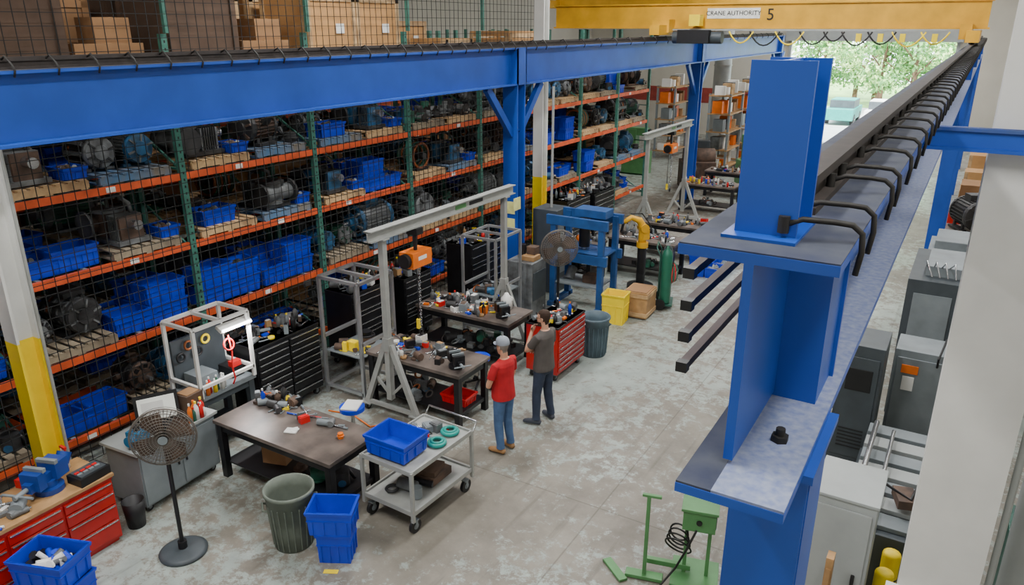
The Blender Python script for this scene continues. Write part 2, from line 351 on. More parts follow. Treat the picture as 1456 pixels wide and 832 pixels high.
def motor(m,m2,r=.26,L=.62,fins=True,style=0):
    b=B();z=r+.05
    b.cyl((0,-L/2,z),(0,L/2,z),r*.9,m,n=24)
    if fins:
        for k in range(28):
            a=2*pi*k/28
            if abs(math.sin(a)+1)<.2:continue
            R=Matrix.Rotation(-a,3,'Y');b.box((r*.93*math.cos(a),0,z+r*.93*math.sin(a)),(r*.16,L*.86,.012),m,R)
    else:
        for k in(-.35,-.12,.12,.35):b.cyl((0,k*L-.015,z),(0,k*L+.015,z),r*.97,m,n=24)
    Mx=Matrix.Rotation(-pi/2,3,'X')
    b.lathe([(r*.99,0),(r,.05),(r*.92,.07),(r*.6,.09),(r*.55,.13),(r*.3,.15),(r*.3,.2),(.001,.2)],m2,(0,L/2-.03,z),22,Mx,False)
    b.lathe([(r*.99,0),(r,.06),(r*.92,.1),(r*.5,.11),(r*.45,.14),(.001,.145)],m2,(0,-L/2+.03,z),22,Matrix.Rotation(pi/2,3,'X'),False)
    for sy in(-1,1):
        for k in range(6):
            a=2*pi*k/6+.3;R=Matrix.Rotation(-a,3,'Y');b.box((r*.65*math.cos(a),sy*(L/2+.075),z+r*.65*math.sin(a)),(r*.55,.05,.03),m,R)
            b.box((r*.72*math.cos(a+.52),sy*(L/2+.045),z+r*.72*math.sin(a+.52)),(r*.26,.05,r*.3),BLKP,Matrix.Rotation(-a-.52,3,'Y'))
    b.cyl((0,L/2+.1,z),(0,L/2+.3,z),r*.14,DRAWH,n=12)
    for sx in(-1,1):
        b.box((sx*r*.75,0,.03),(r*.5,L*.8,.045),m2)
        for sy in(-1,1):b.box((sx*r*.68,sy*L*.3,.12),(r*.16,.06,.2),m2)
    if style==0:b.box((r*.85,0,z+r*.55),(r*.7,L*.35,r*.6),m2,Matrix.Rotation(.6,3,'Y'))
    if style==1:
        b.box((0,0,z+r*1.05),(r*.9,L*.45,r*.5),m2);b.torus((0,L*.3,z+r*1.05),(0,1,0),.04,.01,RAIL,10,5)
    if style==2:
        b.cyl((0,0,z+r*.9),(0,0,z+r*1.35),r*.4,m2,n=14);b.cyl((-r*1.2,-L*.2,z),(r*1.2,-L*.2,z),r*.3,m2,n=14)
    if style==3:
        for k in range(10):
            a=2*pi*k/10;b.box((r*1.0*math.cos(a),0,z+r*1.0*math.sin(a)),(.05,L*.8,.07),m2,Matrix.Rotation(-a,3,'Y'))
        b.torus((0,L*.3,z),(0,1,0),r*.8,r*.16,COPPER,20,6);b.box((0,0,z+r*1.12),(r*1.2,L*.6,r*.3),m2)
    for k in range(8):
        a=2*pi*k/8;b.cyl((r*.9*math.cos(a),L/2+.0,z+r*.9*math.sin(a)),(r*.9*math.cos(a),L/2+.05,z+r*.9*math.sin(a)),.014,RAIL,n=6)
    return b.mesh('electric_motor')
def gearpump(m,m2):
    b=B()
    b.box((0,0,.05),(.7,.5,.06),m2);b.cyl((-.2,0,.08),(-.2,0,.42),.19,m,n=16);b.cyl((-.2,0,.42),(-.2,0,.46),.23,m2,n=16)
    b.cyl((-.3,-.3,.26),(-.3,.3,.26),.13,m,n=14);b.cyl((-.3,-.33,.26),(-.3,-.29,.26),.2,m2,n=14);b.cyl((-.3,.29,.26),(-.3,.33,.26),.2,m2,n=14)
    b.box((.16,0,.24),(.3,.34,.34),m);b.cyl((.1,0,.3),(.48,0,.3),.07,DRAWH,n=12)
    for k in range(6):b.box((.06+.04*k,0,.24),(.012,.38,.36),m2)
    b.tube([(-.2,0,.46),(-.2,0,.6),(0,.05,.66),(.16,.1,.55),(.16,.12,.4)],.03,m2,8)
    return b.mesh('gear_pump')
def coil():
    b=B()
    for k in range(9):b.torus((0,-.2+.05*k,.3),(0,1,0),.26-.004*(k%2),.03,MOTGR if k%3 else COPPER,20,6)
    b.box((0,0,.02),(.4,.5,.04),BLK);b.cyl((0,-.3,.3),(0,.3,.3),.07,MOTB);return b.mesh('stator_coil')
def scrap(n=18,rx=.45,ry=.42,hi=.3):
    b=B()
    for k in range(n):
        x,y=random.uniform(-rx,rx),random.uniform(-ry,ry);h=random.uniform(.08,hi);mm=random.choice([MOTG,MOTB,MOTBL,MOTR,GSTEEL,MOTGR,MOTB,MOTG,MOTB])
        t=random.random()
        if t<.3:b.cyl((x,y,0),(x,y,h),random.uniform(.05,.12),mm,n=12);b.cyl((x,y,h*.4),(x,y,h*.5),random.uniform(.1,.15),mm,n=12)
        elif t<.6:
            a=random.uniform(0,pi);d=Vector((math.cos(a),math.sin(a),0));r=random.uniform(.05,.11);p=Vector((x,y,r));L=random.uniform(.1,.22)
            b.cyl(p-d*L,p+d*L*.6,r,mm,n=12);b.cyl(p+d*L*.6,p+d*L*.7,r*1.15,RAIL,n=12);b.cyl(p+d*L*.7,p+d*L*1.2,r*.3,DRAWH,n=8)
        elif t<.72:b.torus((x,y,.04+h*.3),(random.uniform(-1,1),random.uniform(-1,1),1),random.uniform(.08,.14),.025,random.choice([COPPER,RAIL,MOTG]),16,6)
        elif t<.85:
            b.tube([(x,y,0),(x+.05,y,h),(x+.15,y+.05,h*1.1),(x+.2,y+.1,.02)],random.uniform(.012,.03),random.choice([BLKP,MOTR,MOTG]),6)
        else:b.box((x,y,h/2),(random.uniform(.1,.22),random.uniform(.1,.2),h),mm,random.uniform(0,3))
    return b.mesh('machine_parts')
random.seed(11)
MOT=[motor(MOTG,MOTG,.27,.7,True,0),motor(MOTB,MOTB,.3,.66,True,1),motor(MOTBL,MOTBL,.25,.62,False,1),motor(MOTGR,MOTG,.24,.55,True,0),motor(MOTB,MOTR,.29,.6,False,2),motor(MOTG,MOTB,.31,.75,False,3),motor(MOTB,MOTG,.22,.5,False,3),motor(MOTB,MOTG,.28,.6,True,3),motor(MOTR,MOTB,.22,.46,True,0),motor(MOTG,MOTBL,.26,.66,True,1)]
GP=[gearpump(MOTG,MOTB),gearpump(MOTBL,MOTB),gearpump(MOTR,MOTG),gearpump(MOTB,MOTG)];SC=[scrap() for _ in range(6)]+[scrap(28,.5,.45,.4) for _ in range(3)];CO=coil()
SS=[scrap(9,.4,.13,.24) for _ in range(6)]
PL=[]
for m_ in(WOOD,WOODG,WOOD,WOODG,WOODB):
    b=B();pallet(b,m=m_);PL.append(b.mesh('wooden_pallet'))
PAL=PL[0]
b=B();tote(b,(0,0,0),.6,.4,.24,fill=[MOTG,MOTB,COPPER,GSTEEL]);TOTE=b.mesh('parts_bin')
b=B();tote(b,(0,0,0),.62,.42,.3);TOTE2=b.mesh('parts_bin')
b=B();tote(b,(0,0,0),.4,.3,.16,fill=[MOTG,MOTR,GSTEEL]);TOTE3=b.mesh('parts_bin')
def crate(l,w,h,slats=False,m=PLY):
    b=B()
    pallet(b,l,w,WOOD)
    if slats:
        for z in[.2+k*.16 for k in range(int((h-.2)/.16)+1)]:
            for s_ in(-1,1):b.box((s_*(l/2),0,z),(.02,w,.11),m);b.box((0,s_*w/2,z),(l,.02,.11),m)
        b.box((0,0,.3),(l*.8,w*.8,.25),CARD)
    else:
        b.box((0,0,.14+(h-.14)/2),(l,w,h-.14),m)
    for x in(-1,1):
        for y in(-1,1):
            b.box((x*(l/2+.012),y*(w/2-.05),.14+(h-.14)/2),(.025,.09,h-.14),WOOD if m is PLY else m);b.box((x*(l/2-.05),y*(w/2+.012),.14+(h-.14)/2),(.09,.025,h-.14),WOOD if m is PLY else m)
    for x in(-1,1):b.box((x*(l/2+.012),0,h-.06),(.025,w,.09),WOOD if m is PLY else m);b.box((x*(l/2+.012),0,.2),(.025,w,.09),WOOD)
    if not slats and m is PLY:b.box((l/2+.027,w*.15,h*.6),(.004,.2,.16),WHITEP)
    return b.mesh('wooden_crate')
CR=[crate(1.1,1.15,.95),crate(1.05,1.1,1.2,m=CARD),crate(1.1,1.2,.7,True),crate(1,1,.6)]
CT=[crate(1.05,1.18,1.35),crate(1.05,1.15,1.5,m=CARDD),crate(1.05,1.18,1.4,m=CARDD),crate(1.05,1.1,1.2,m=CARD),crate(1.05,1.15,1.3,m=CARDD)]
b=B();b.box((0,0,.25),(.9,.95,.5),CARD);b.box((0,0,.502),(.9,.06,.004),TAN);b.box((.2,.1,.66),(.4,.5,.32),CARD);b.box((.2,.1,.822),(.4,.05,.003),TAN);BOXES=b.mesh('cardboard_boxes')
# ------------------------------------------------------------------ pallet racks
UY=[-1.0+2.6*i for i in range(11)]
LV=[.42,1.55,2.67,3.7,4.85]
TAGW=mat('white_label',(230,230,225),.7)
def rack(uy,lv,x0=0,depth=1.1,top=5.6,mb=ORG):
    b=B()
    for y in uy:
        for x in(0,-depth):
            b.bb((x-.04,y-.045,0),(x+.04,y+.045,top),GRN)
        z=.1
        while z<top-.1:
            b.box((.041,y,z),(.003,.022,.035),BLKP);z+=.1
        z=.15
        k=0
        while z<top-.7:
            b.beam((-.02,y,z),(-depth+.02,y,z+.6 if k%2==0 else z),.03,.03,GRN)
            b.beam((-.02,y,z),(-depth+.02,y,z),.03,.03,GRN);z+=.6;k+=1
    for i in range(len(uy)-1):
        for z in lv:
            for x in(0,-depth):b.bb((x-.03,uy[i]+.045,z-.1),(x+.03,uy[i+1]-.045,z),mb)
            for k in range(4):
                yy=uy[i]+.4+k*.6;b.bb((-depth,yy-.03,z-.04),(0,yy+.03,z-.005),GSTEEL)
            if random.random()<.8:b.box((.034,uy[i]+random.uniform(.5,2.1),z-.05),(.004,.13,.07),TAGW)
    return b.mesh('pallet_rack')
FX=-9.7
RK=rack(UY,LV)
place(RK,'pallet_rack',(FX,0,0));place(RK,'pallet_rack',(FX-1.35,0,0));place(RK,'pallet_rack',(FX-4.6,0,0))
random.seed(29)
def fill(fx,row):
    for i in range(len(UY)-1):
        if row>=1 and i<1:continue
        for li,z in enumerate(LV):
            for k in(0,1):
                y=UY[i]+.7+k*1.2;x=fx-.55
                if li==4:
                    r=random.random()
                    if i>=7 and r<.7:continue
                    if i>=5:
                        if r<.5:place(random.choice(CR),'wooden_crate',(x,y,z),0)
                        continue
                    if r<.85 or row:place(CT[0] if(i,k) in((3,1),(4,0),(4,1)) else random.choice(CT[1:]),'wooden_crate',(x,y,z),0)
                    else:
                        place(PAL,'wooden_pallet',(x,y,z));place(BOXES,'cardboard_boxes',(x,y,z+.137),0)
                    continue
                r=random.random()
                if row==2:
                    place(random.choice(CR+[BOXES]),'wooden_crate',(x,y,z));continue
                if row>0 and r<.15:
                    place(random.choice(CR[2:]),'wooden_crate',(x,y,z));continue
                if row==0 and li==3 and i==1:place(CR[2],'wooden_crate',(x,y,z));continue
                if r<.24:
                    for q in range(2):
                        for w_ in range(2):
                            nn=random.choice([1,1,2])
                            if random.random()<.8:
                                for lv in range(nn):place(random.choice([TOTE,TOTE2] if lv==nn-1 else [TOTE2]),'parts_bin',(x+.24-.5*w_,y-.28+.52*q,z+.302*lv),random.uniform(-.09,.09)+pi/2)
                    continue
                place(random.choice(PL),'wooden_pallet',(x,y,z));zz=z+.137
                if r<.5:
                    place(random.choice(MOT),'electric_motor',(x+.08,y-.12,zz),random.choice([0,pi,.35,-.35,pi/2,.2]),random.uniform(1.0,1.2))
                    place(random.choice(SS),'machine_parts',(x,y+.42,zz),0)
                elif r<.62:
                    for dy in(-.27,.27):
                        place(random.choice(MOT[2:]),'electric_motor',(x+random.uniform(-.05,.1),y+dy,zz),random.choice([pi/2,-pi/2]),random.uniform(.7,.85))
                elif r<.74:place(random.choice(GP),'gear_pump',(x+.12,y-.12,zz),random.choice([0,pi,pi/2]),1.0);place(TOTE3,'parts_bin',(x+.3,y+.42,zz),0)
                elif r<.77:place(CO,'stator_coil',(x+.1,y,zz),random.choice([0,pi/2]),1.0)
                elif r<.92:
                    place(random.choice(SC),'machine_parts',(x,y,zz),random.choice([0,pi]),1.05)
                else:
                    place(TOTE,'parts_bin',(x+.28,y-.1,zz),pi/2);place(random.choice(MOT[6:]),'electric_motor',(x-.28,y,zz),0,.6)
fill(FX,0);fill(FX-1.35,1);fill(FX-4.6,2)
b=B();r=.008
y=-.9
while y<17.2:
    b.beam((FX+.24,y,.15),(FX+.24,y,6.4),r,r,NET);y+=.15
z=.15
while z<6.41:
    b.beam((FX+.24,-.9,z),(FX+.24,17.2,z),r,r,NET);z+=.15
for y in UY[:8]:b.bb((FX+.08,y-.03,5.61),(FX+.14,y+.03,6.5),GRN)
b.tube([(FX+.24,-.9+i*.5,6.4+.04*math.cos(i*1.2)) for i in range(37)],.015,NET,5)
b.obj('rack_safety_net')
# ------------------------------------------------------------------ furniture builders
def caster(b,x,y,r=.07):
    b.cyl((x-.02,y,r),(x+.02,y,r),r,BLKP,n=16);b.cyl((x-.024,y,r),(x+.024,y,r),r*.45,GSTEEL,n=10);b.box((x,y,r*1.9),(.07,.08,.02),GSTEEL)
    for s_ in(-1,1):b.box((x+s_*.03,y,r*1.4),(.006,.04,r*1.1),GSTEEL)
def table(lx,ly,h,mt=BLKT,ml=BLK,shelf=True,t=.05):
    b=B();b.box((0,0,h-t/2),(lx,ly,t),mt)
    for sx in(-1,1):
        for sy in(-1,1):b.box((sx*(lx/2-.07),sy*(ly/2-.07),(h-t)/2),(.09,.09,h-t),ml)
        b.box((sx*(lx/2-.07),0,h-t-.06),(.06,ly-.2,.1),ml);b.box((sx*(lx/2-.07),0,.2),(.05,ly-.2,.06),ml)
    for sy in(-1,1):b.box((0,sy*(ly/2-.07),h-t-.06),(lx-.2,.05,.1),ml)
    if shelf:b.box((0,0,.22),(lx-.16,ly-.16,.02),ml)
    return b
def chest(w,d,h,m,rows,cols=1,top=None,hm=DRAWH,wheels=True):
    b=B();z0=.14 if wheels else .05
    b.bb((-d,-w/2,z0),(0,w/2,h),m)
    b.bb((-d-.01,-w/2-.01,h-.03),(.012,w/2+.01,h+.0),top or m)
    cw=w/cols
    hs=[random.choice([1,1,1.5,2]) if rows>5 else 1+.25*k for k in range(rows)];tot=sum(hs);H=(h-.06-z0-.03)
    for c in range(cols):
        z=h-.05
        for k in hs:
            dh=H*k/tot;yc=-w/2+cw*(c+.5)
            b.box((.012,yc,z-dh/2),(.022,cw-.03,dh-.014),m);b.box((.03,yc,z-.022),(.022,cw-.06,.014),hm);z-=dh
    if wheels:
        for x in(-.08,-d+.08):
            for y in(-w/2+.08,w/2-.08):caster(b,x,y,.06)
    else:b.bb((-d+.03,-w/2+.03,0),(-.03,w/2-.03,.05),m)
    return b
def vise(b,c,m=BLK,s=1,ang=0):
    old=b.M;b.M=old@Matrix.Translation(c)@Matrix.Rotation(ang,4,'Z')@Matrix.Scale(s,4)
    b.cyl((0,0,0),(0,0,.04),.1,m,n=18);b.cyl((0,0,.04),(0,0,.09),.06,m,n=14);b.box((-.07,0,.15),(.12,.15,.13),m);b.box((.12,0,.15),(.07,.15,.13),m)
    b.box((.02,0,.12),(.34,.07,.07),m);b.box((-.025,0,.225),(.03,.16,.03),GSTEEL);b.box((.09,0,.225),(.03,.16,.03),GSTEEL);b.cyl((.15,0,.12),(.3,0,.12),.018,GSTEEL,n=10);b.cyl((.27,-.12,.12),(.27,.12,.12),.01,GSTEEL,n=8);b.cyl((-.15,0,.13),(-.2,0,.2),.05,m,n=10);b.M=old
def bottle(b,c,m,h=.24,r=.04,cap=REDP):
    b.lathe([(.001,0),(r,0),(r,h*.6),(r*.9,h*.68),(r*.35,h*.82),(r*.35,h*.9),(.001,h*.9)],m,c,12);b.cyl((c[0],c[1],c[2]+h*.88),(c[0],c[1],c[2]+h),r*.42,cap,n=10)
def spray(b,c,m=WHITEP):
    bottle(b,c,m,.26,.045,WHITEP);b.box((c[0]+.02,c[1],c[2]+.27),(.1,.03,.03),REDP);b.box((c[0]+.05,c[1],c[2]+.235),(.012,.02,.05),REDP)
CL=[REDP,ORGH,SAFY,WHITEP,BIN,GSTEEL,BLKP,MOTB,MOTG,TAN,GSTEEL,BLKP,MOTR,MOTG,BLKP,WHITEP,MOTG]
def clutter(name,x0,x1,y0,y1,z,n,seed=0,cols=CL,bot=.12):
    random.seed(seed);b=B();cx,cy=(x0+x1)/2,(y0+y1)/2
    for k in range(n):
        x,y=random.uniform(x0,x1)-cx,random.uniform(y0,y1)-cy;t=random.random();m=random.choice(cols)
        if t<bot:bottle(b,(x,y,0),m,random.uniform(.14,.28),random.uniform(.025,.045),random.choice(cols))
        elif t<.32:
            a=random.uniform(0,pi);l=random.uniform(.06,.14);d=Vector((math.cos(a),math.sin(a),0))*l
            b.cyl(Vector((x,y,.012))-d,Vector((x,y,.012))+d,.009,DRAWH,n=8);b.cyl(Vector((x,y,.016))+d,Vector((x,y,.016))+d*1.8,.016,m,n=8)
        elif t<.48:
            a=random.uniform(0,pi);R=Matrix.Rotation(a,3,'Z');b.box((x,y,.01),(.2,.02,.012),GSTEEL,R);b.torus(Vector((x,y,.01))+R@Vector((.11,0,0)),(0,0,1),.02,.007,GSTEEL,12,5)
        elif t<.6:b.lathe([(.02,0),(.05,0),(.05,.04),(.02,.04),(.02,0)],m,(x,y,0),16)
        elif t<.75:
            s_=random.uniform(.06,.18);h=random.uniform(.04,.16);a=random.uniform(0,pi);b.box((x,y,h/2),(s_,s_*.7,h),m,a);b.box((x,y,h+.004),(s_*.8,s_*.5,.008),random.choice(cols),a)
        elif t<.88:
            r_=random.uniform(.03,.07);a=random.uniform(0,pi);d=Vector((math.cos(a),math.sin(a),0))*random.uniform(.05,.1);p=Vector((x,y,r_));mm=random.choice([MOTG,MOTB,MOTR,GSTEEL]);b.cyl(p-d,p+d,r_,mm,n=12);b.cyl(p+d,p+d*1.3,r_*.4,DRAWH,n=8)
        else:
            b.box((x,y,.02),(.1,.05,.035),m,random.uniform(0,3));b.tube([(x,y,.03),(x+.05,y+.08,.02),(x-.04,y+.12,.015),(x-.1,y+.1,.012)],.006,BLKP,6)
    return b.obj(name,(cx,cy,z))
# table 1
b=table(2.07,.9,.85);b.obj('welding_table',(-6.82,5.87,0),bevel=.004)
b=B();b.box((0,0,.15),(.34,.3,.3),CARD);b.box((.2,0,.31),(.12,.3,.008),CARD,Matrix.Rotation(.5,3,'Y'));b.obj('cardboard_box',(-7.2,5.9,.232),.3)
place(SS[2],'machine_parts',(-6.4,5.9,.232),0,.9)
b=B();b.cyl((0,0,0),(0,0,.07),.035,ORGH,n=16);b.torus((0,0,.035),(0,0,1),.04,.006,ORGH);b.obj('tape_roll',(-6.1,5.95,.851))
b=B();b.box((0,0,.01),(.16,.12,.015),WHITEP,.4);b.box((.02,.03,.02),(.1,.08,.01),WHITEP,1);b.obj('shop_towels',(-6.75,5.75,.851))
b=B()
for k in range(5):
    b.cyl((-.25+k*.07,.02*k,.012),(.0+k*.08,.05+.03*k,.012),.01,[BIN,GSTEEL,BLKP,REDP,GSTEEL][k],n=8);b.cyl((.0+k*.08,.05+.03*k,.012),(.1+k*.08,.08+.03*k,.012),.005,DRAWH,n=6)
b.obj('screwdrivers',(-6.9,6.05,.851))
clutter('bench_supplies',-7.8,-7.2,6.02,6.28,.851,44,5,bot=.22)
clutter('hand_tools',-7.0,-6.3,5.9,6.2,.851,9,55,[BLKP,MOTG,GSTEEL,REDP],bot=0)
# tables 2/3
b=table(1.78,.85,.9);b.obj('steel_workbench',(-6.67,8.48,0),bevel=.004)
b=B();vise(b,(0,0,0),BLK,1.1,-.6);b.obj('bench_vise',(-6.0,8.3,.902))
clutter('hand_tools',-7.45,-6.3,8.12,8.85,.901,70,8,bot=.05)
b=table(2.0,.85,.9);b.obj('steel_workbench',(-7.2,10.55,0),bevel=.004)
clutter('hand_tools',-8.1,-6.8,10.2,10.92,.901,110,9)
b=B();vise(b,(0,0,0),BLK,1.1,-.6);b.obj('bench_vise',(-6.5,10.4,.902))
b=B();b.lathe([(.001,0),(.1,0),(.11,.2),(.05,.26),(.03,.3),(.001,.3)],WHITEP,(0,0,0),14);b.torus((.09,0,.2),(0,1,0),.04,.012,WHITEP,12,6);b.obj('coolant_jug',(-6.65,10.8,.902))
b=B();tote(b,(0,0,0),.45,.32,.14,REDP);b.obj('red_parts_tray',(-6.1,8.5,.232))
place(SC[0],'machine_parts',(-6.8,8.48,.232),0,.7);place(SC[1],'machine_parts',(-7.4,10.55,.232),0,.7);place(SC[4],'machine_parts',(-6.7,10.55,.232),pi,.6)
place(SC[3],'machine_parts',(-7.95,9.55,0),0,.7)
# red bench lower left
b=chest(1.75,.62,.86,REDT,4,3,REDT,DRAWH,False)
b.bb((-.66,-.9,.86),(.03,.9,.9),TAN);b.obj('red_tool_cabinet',(-7.72,3.08,0),.03,bevel=.004)
b=B();BV=mat('vise_blue',(26,62,140),.4,0,.1,6);vise(b,(0,0,0),BV,1.5,-1.2);b.obj('bench_vise',(-8.0,3.42,.902))
b=B();b.box((0,0,.05),(.24,.36,.1),BLKP);b.box((0,0,.105),(.2,.3,.02),GDARK)
for k in range(8):b.box((.05*(k%2)-.02,-.12+.07*(k//2),.12),(.03,.05,.012),[REDP,GSTEEL][k%2])
b.obj('socket_set_case',(-7.85,3.78,.902),.1)
b=B();spray(b,(0,0,0));b.obj('spray_bottle',(-8.28,3.76,.902))
b=B();b.box((0,0,.05),(.22,.16,.1),REDP,.3);b.cyl((0,0,.1),(0,0,.13),.03,BLKP,n=12);b.obj('red_tool_case',(-8.27,3.35,.902))
clutter('hand_tools',-8.3,-7.75,2.4,3.05,.902,26,77,bot=.05)
b=B();tote(b,(0,0,0),.6,.42,.4);b.obj('blue_storage_tote',(-7.25,2.95,0),.3)
b=B();tote(b,(0,0,0),.6,.42,.3,fill=[BLKP,MOTG,WHITEP,BIN]);b.obj('blue_storage_tote',(-7.25,2.95,.402),.35)
b=B();MB2=mat('pump_teal_blue',(26,100,140),.45);b.box((0,0,.1),(.2,.16,.2),MB2);b.cyl((0,-.16,.12),(0,.16,.12),.07,MB2);b.cyl((0,0,.2),(0,0,.27),.04,BLKP,n=12);b.obj('vacuum_pump',(-8.05,4.52,.882),.3)
b=B();b.lathe([(.001,0),(.1,0),(.13,.35),(.12,.35),(.095,.02),(.001,.02)],BLKP,(0,0,0),18);b.obj('waste_basket',(-7.85,4.2,0))
# grey computer cabinet
b=B();b.bb((-.6,-.58,.1),(0,.58,.84),GSTEEL);b.bb((-.64,-.62,.84),(.03,.62,.88),LGREY)
for s_ in(-1,1):b.box((.008,s_*.29,.46),(.016,.55,.66),GSTEEL);b.box((.025,s_*.06,.5),(.02,.02,.12),BLKP)
for x in(-.08,-.52):
    for y in(-.5,.5):caster(b,x,y,.05)
b.obj('computer_cabinet',(-7.95,4.97,0),.08,bevel=.004)
b=B();b.box((.03,0,.012),(.28,.44,.022),BLKP);b.box((.03,0,.025),(.2,.36,.006),GDARK);R=Matrix.Rotation(-.25,3,'Y');b.box((-.16,0,.2),(.03,.52,.38),BLKP,R);b.box((-.142,0,.205),(.006,.44,.29),SCREEN,R);b.box((-.134,-.05,.22),(.004,.26,.16),WHITEP,R);b.obj('laptop_computer',(-8.22,4.93,.882),-.5)
b=B();b.box((0,0,.14),(.24,.26,.28),CARDD);b.box((0,0,.285),(.18,.2,.012),CARD);b.obj('wooden_box',(-8.25,5.4,.882),.1)
b=table(.7,.95,.9,GSTEEL,GDARK);b.obj('supply_bench',(-8.72,6.12,0))
clutter('spray_bottles',-8.05,-7.98,5.2,5.45,.882,9,15,[WHITEP,ORGH,REDP,SAFY,MOTGR,WHITEP],bot=.9)
def alframe(lx,ly,z0,z1,t=.05,m=ALU,mid=True):
    b=B()
    for x in(-lx/2,lx/2):
        for y in(-ly/2,ly/2):b.bb((x-t/2,y-t/2,z0),(x+t/2,y+t/2,z1),m)
        for z in([z1,z0+.15]+([(z0+z1)/2] if mid else [])):b.bb((x-t/2,-ly/2,z-t/2),(x+t/2,ly/2,z+t/2),m)
    for y in(-ly/2,ly/2):
        for z in[z1,z0+.15]:b.bb((-lx/2,y-t/2,z-t/2),(lx/2,y+t/2,z+t/2),m)
    b.bb((-lx/2,-t/2,z1-t/2),(lx/2,t/2,z1+t/2),m)
    return b
b=alframe(.62,.9,0,1.0,.045,WHT,False)
b.box((.27,.24,.86),(.12,.52,.05),WHITEP,Matrix.Rotation(.5,3,'Y'));b.cyl((.34,.0,.845),(.34,.48,.845),.022,TUBEL,n=8)
for k in range(4):b.torus((-.2,-.33+.14*k,.45+.14*(k%2)),(1,0,0),.06,.018,[BLKP,COPPER,BLKP,SAFY][k],16,6)
b.bb((-.29,-.42,.0),(-.25,.42,.7),GDARK);b.bb((-.24,-.3,.0),(.1,.0,.2),GSTEEL)
b.tube([(.3,.1,.75),(.34,.1,.5),(.36,.06,.3),(.34,.1,.1),(.33,.06,0.02)],.012,REDP,8);b.torus((.32,.08,.62),(1,0,.3),.08,.014,REDP);b.box((.0,.3,.08),(.3,.2,.14),BLKP);b.box((.1,.3,.2),(.1,.15,.08),REDP)
for k,m_ in enumerate([WHITEP,ORGH,REDP,SAFY,MOTGR,WHITEP,WHITEP]):bottle(b,(.24+.04*(k%2),-.38+.06*k,0),m_,.2+.02*(k%3),.03,WHITEP)
b.obj('workstation_frame',(-8.68,6.12,.902))
la=bpy.data.lights.new('desk_lamp_light','AREA');la.energy=16;la.size=.1;la.size_y=.6;la.shape='RECTANGLE';lo=bpy.data.objects.new('fluorescent_lamp',la);lo.location=(-8.3,6.38,1.68);bpy.context.scene.collection.objects.link(lo)
random.seed(5)
b=alframe(.8,.8,0,2.0,.05,ALU);b.box((0,0,.75),(.75,.75,.02),GSTEEL);b.obj('aluminium_frame_stand',(-7.99,8.4,0))
b=alframe(.75,.9,0,1.95,.045,ALU);b.box((0,0,.8),(.7,.85,.02),GSTEEL);b.obj('aluminium_frame_stand',(-7.6,11.8,0))
place(SS[1],'machine_parts',(-7.6,11.6,.812),0,.7);place(SS[3],'machine_parts',(-7.6,11.95,.812),pi,.7);place(TOTE3,'parts_bin',(-7.6,11.8,0),.2,1.3)
b=B();b.cyl((0,0,0),(0,0,.12),.14,MOTR,n=18);b.cyl((0,0,.12),(0,0,.2),.09,BLK,n=14);b.torus((0,0,.13),(0,0,1),.12,.02,BLK);b.obj('flange_coupling',(-8.0,8.58,.762))
clutter('yellow_clamps',-8.25,-7.75,8.1,8.35,.762,18,31,[SAFY,SAFY,BLKP],bot=0)
for (x,y,w,h,c) in[(-8.42,7.3,1.25,1.25,2),(-8.55,9.4,1.1,1.4,1),(-8.2,12.5,1.1,1.55,1),(-8.5,10.6,.8,1.3,1),(-8.5,17.4,1.3,1.5,1),(-8.5,19.0,1.3,1.4,1)]:
    b=chest(w,.6,h,BLK,9,c,BLKP);b.obj('black_tool_chest',(x,y,0),bevel=.004)
    clutter('tool_chest_supplies',x-.52,x-.06,y-w*.44,y+w*.44,h+.002,46,int(y*10))
b=chest(1.0,.6,1.0,REDT,8,1,BLKP);b.obj('red_tool_chest',(-5.3,10.72,0),bevel=.004)
clutter('hand_tools',-5.82,-5.4,10.3,11.15,1.002,40,4)
b=B();b.cyl((0,0,.5),(0,0,.56),.18,BIN,n=22);b.cyl((0,0,.15),(0,0,.5),.03,DRAWH)
for k in range(5):
    a=2*pi*k/5;b.beam((0,0,.14),(.25*math.cos(a),.25*math.sin(a),.08),.03,.03,BLKP);b.sph((.25*math.cos(a),.25*math.sin(a),.035),.035,BLKP,n=8,k=6)
ST=b.mesh('work_stool');place(ST,'work_stool',(-6.95,7.05,0));place(ST,'work_stool',(-6.35,9.45,0))
b=B();b.box((0,0,.012),(.24,.3,.02),WHITEP,.4);b.obj('paper_stack',(-6.95,7.05,.562))
b=B()
b.tube([(-.6,-.3,.015),(-.2,-.1,.015),(.1,-.35,.015),(.5,-.2,.015),(.9,.1,.015),(1.2,-.1,.015)],.012,BLKP,6);b.tube([(-.4,.2,.015),(0,.3,.015),(.5,.15,.015),(.7,.4,.015)],.012,ORGH,6)
b.obj('extension_cords',(-7.5,7.3,0))
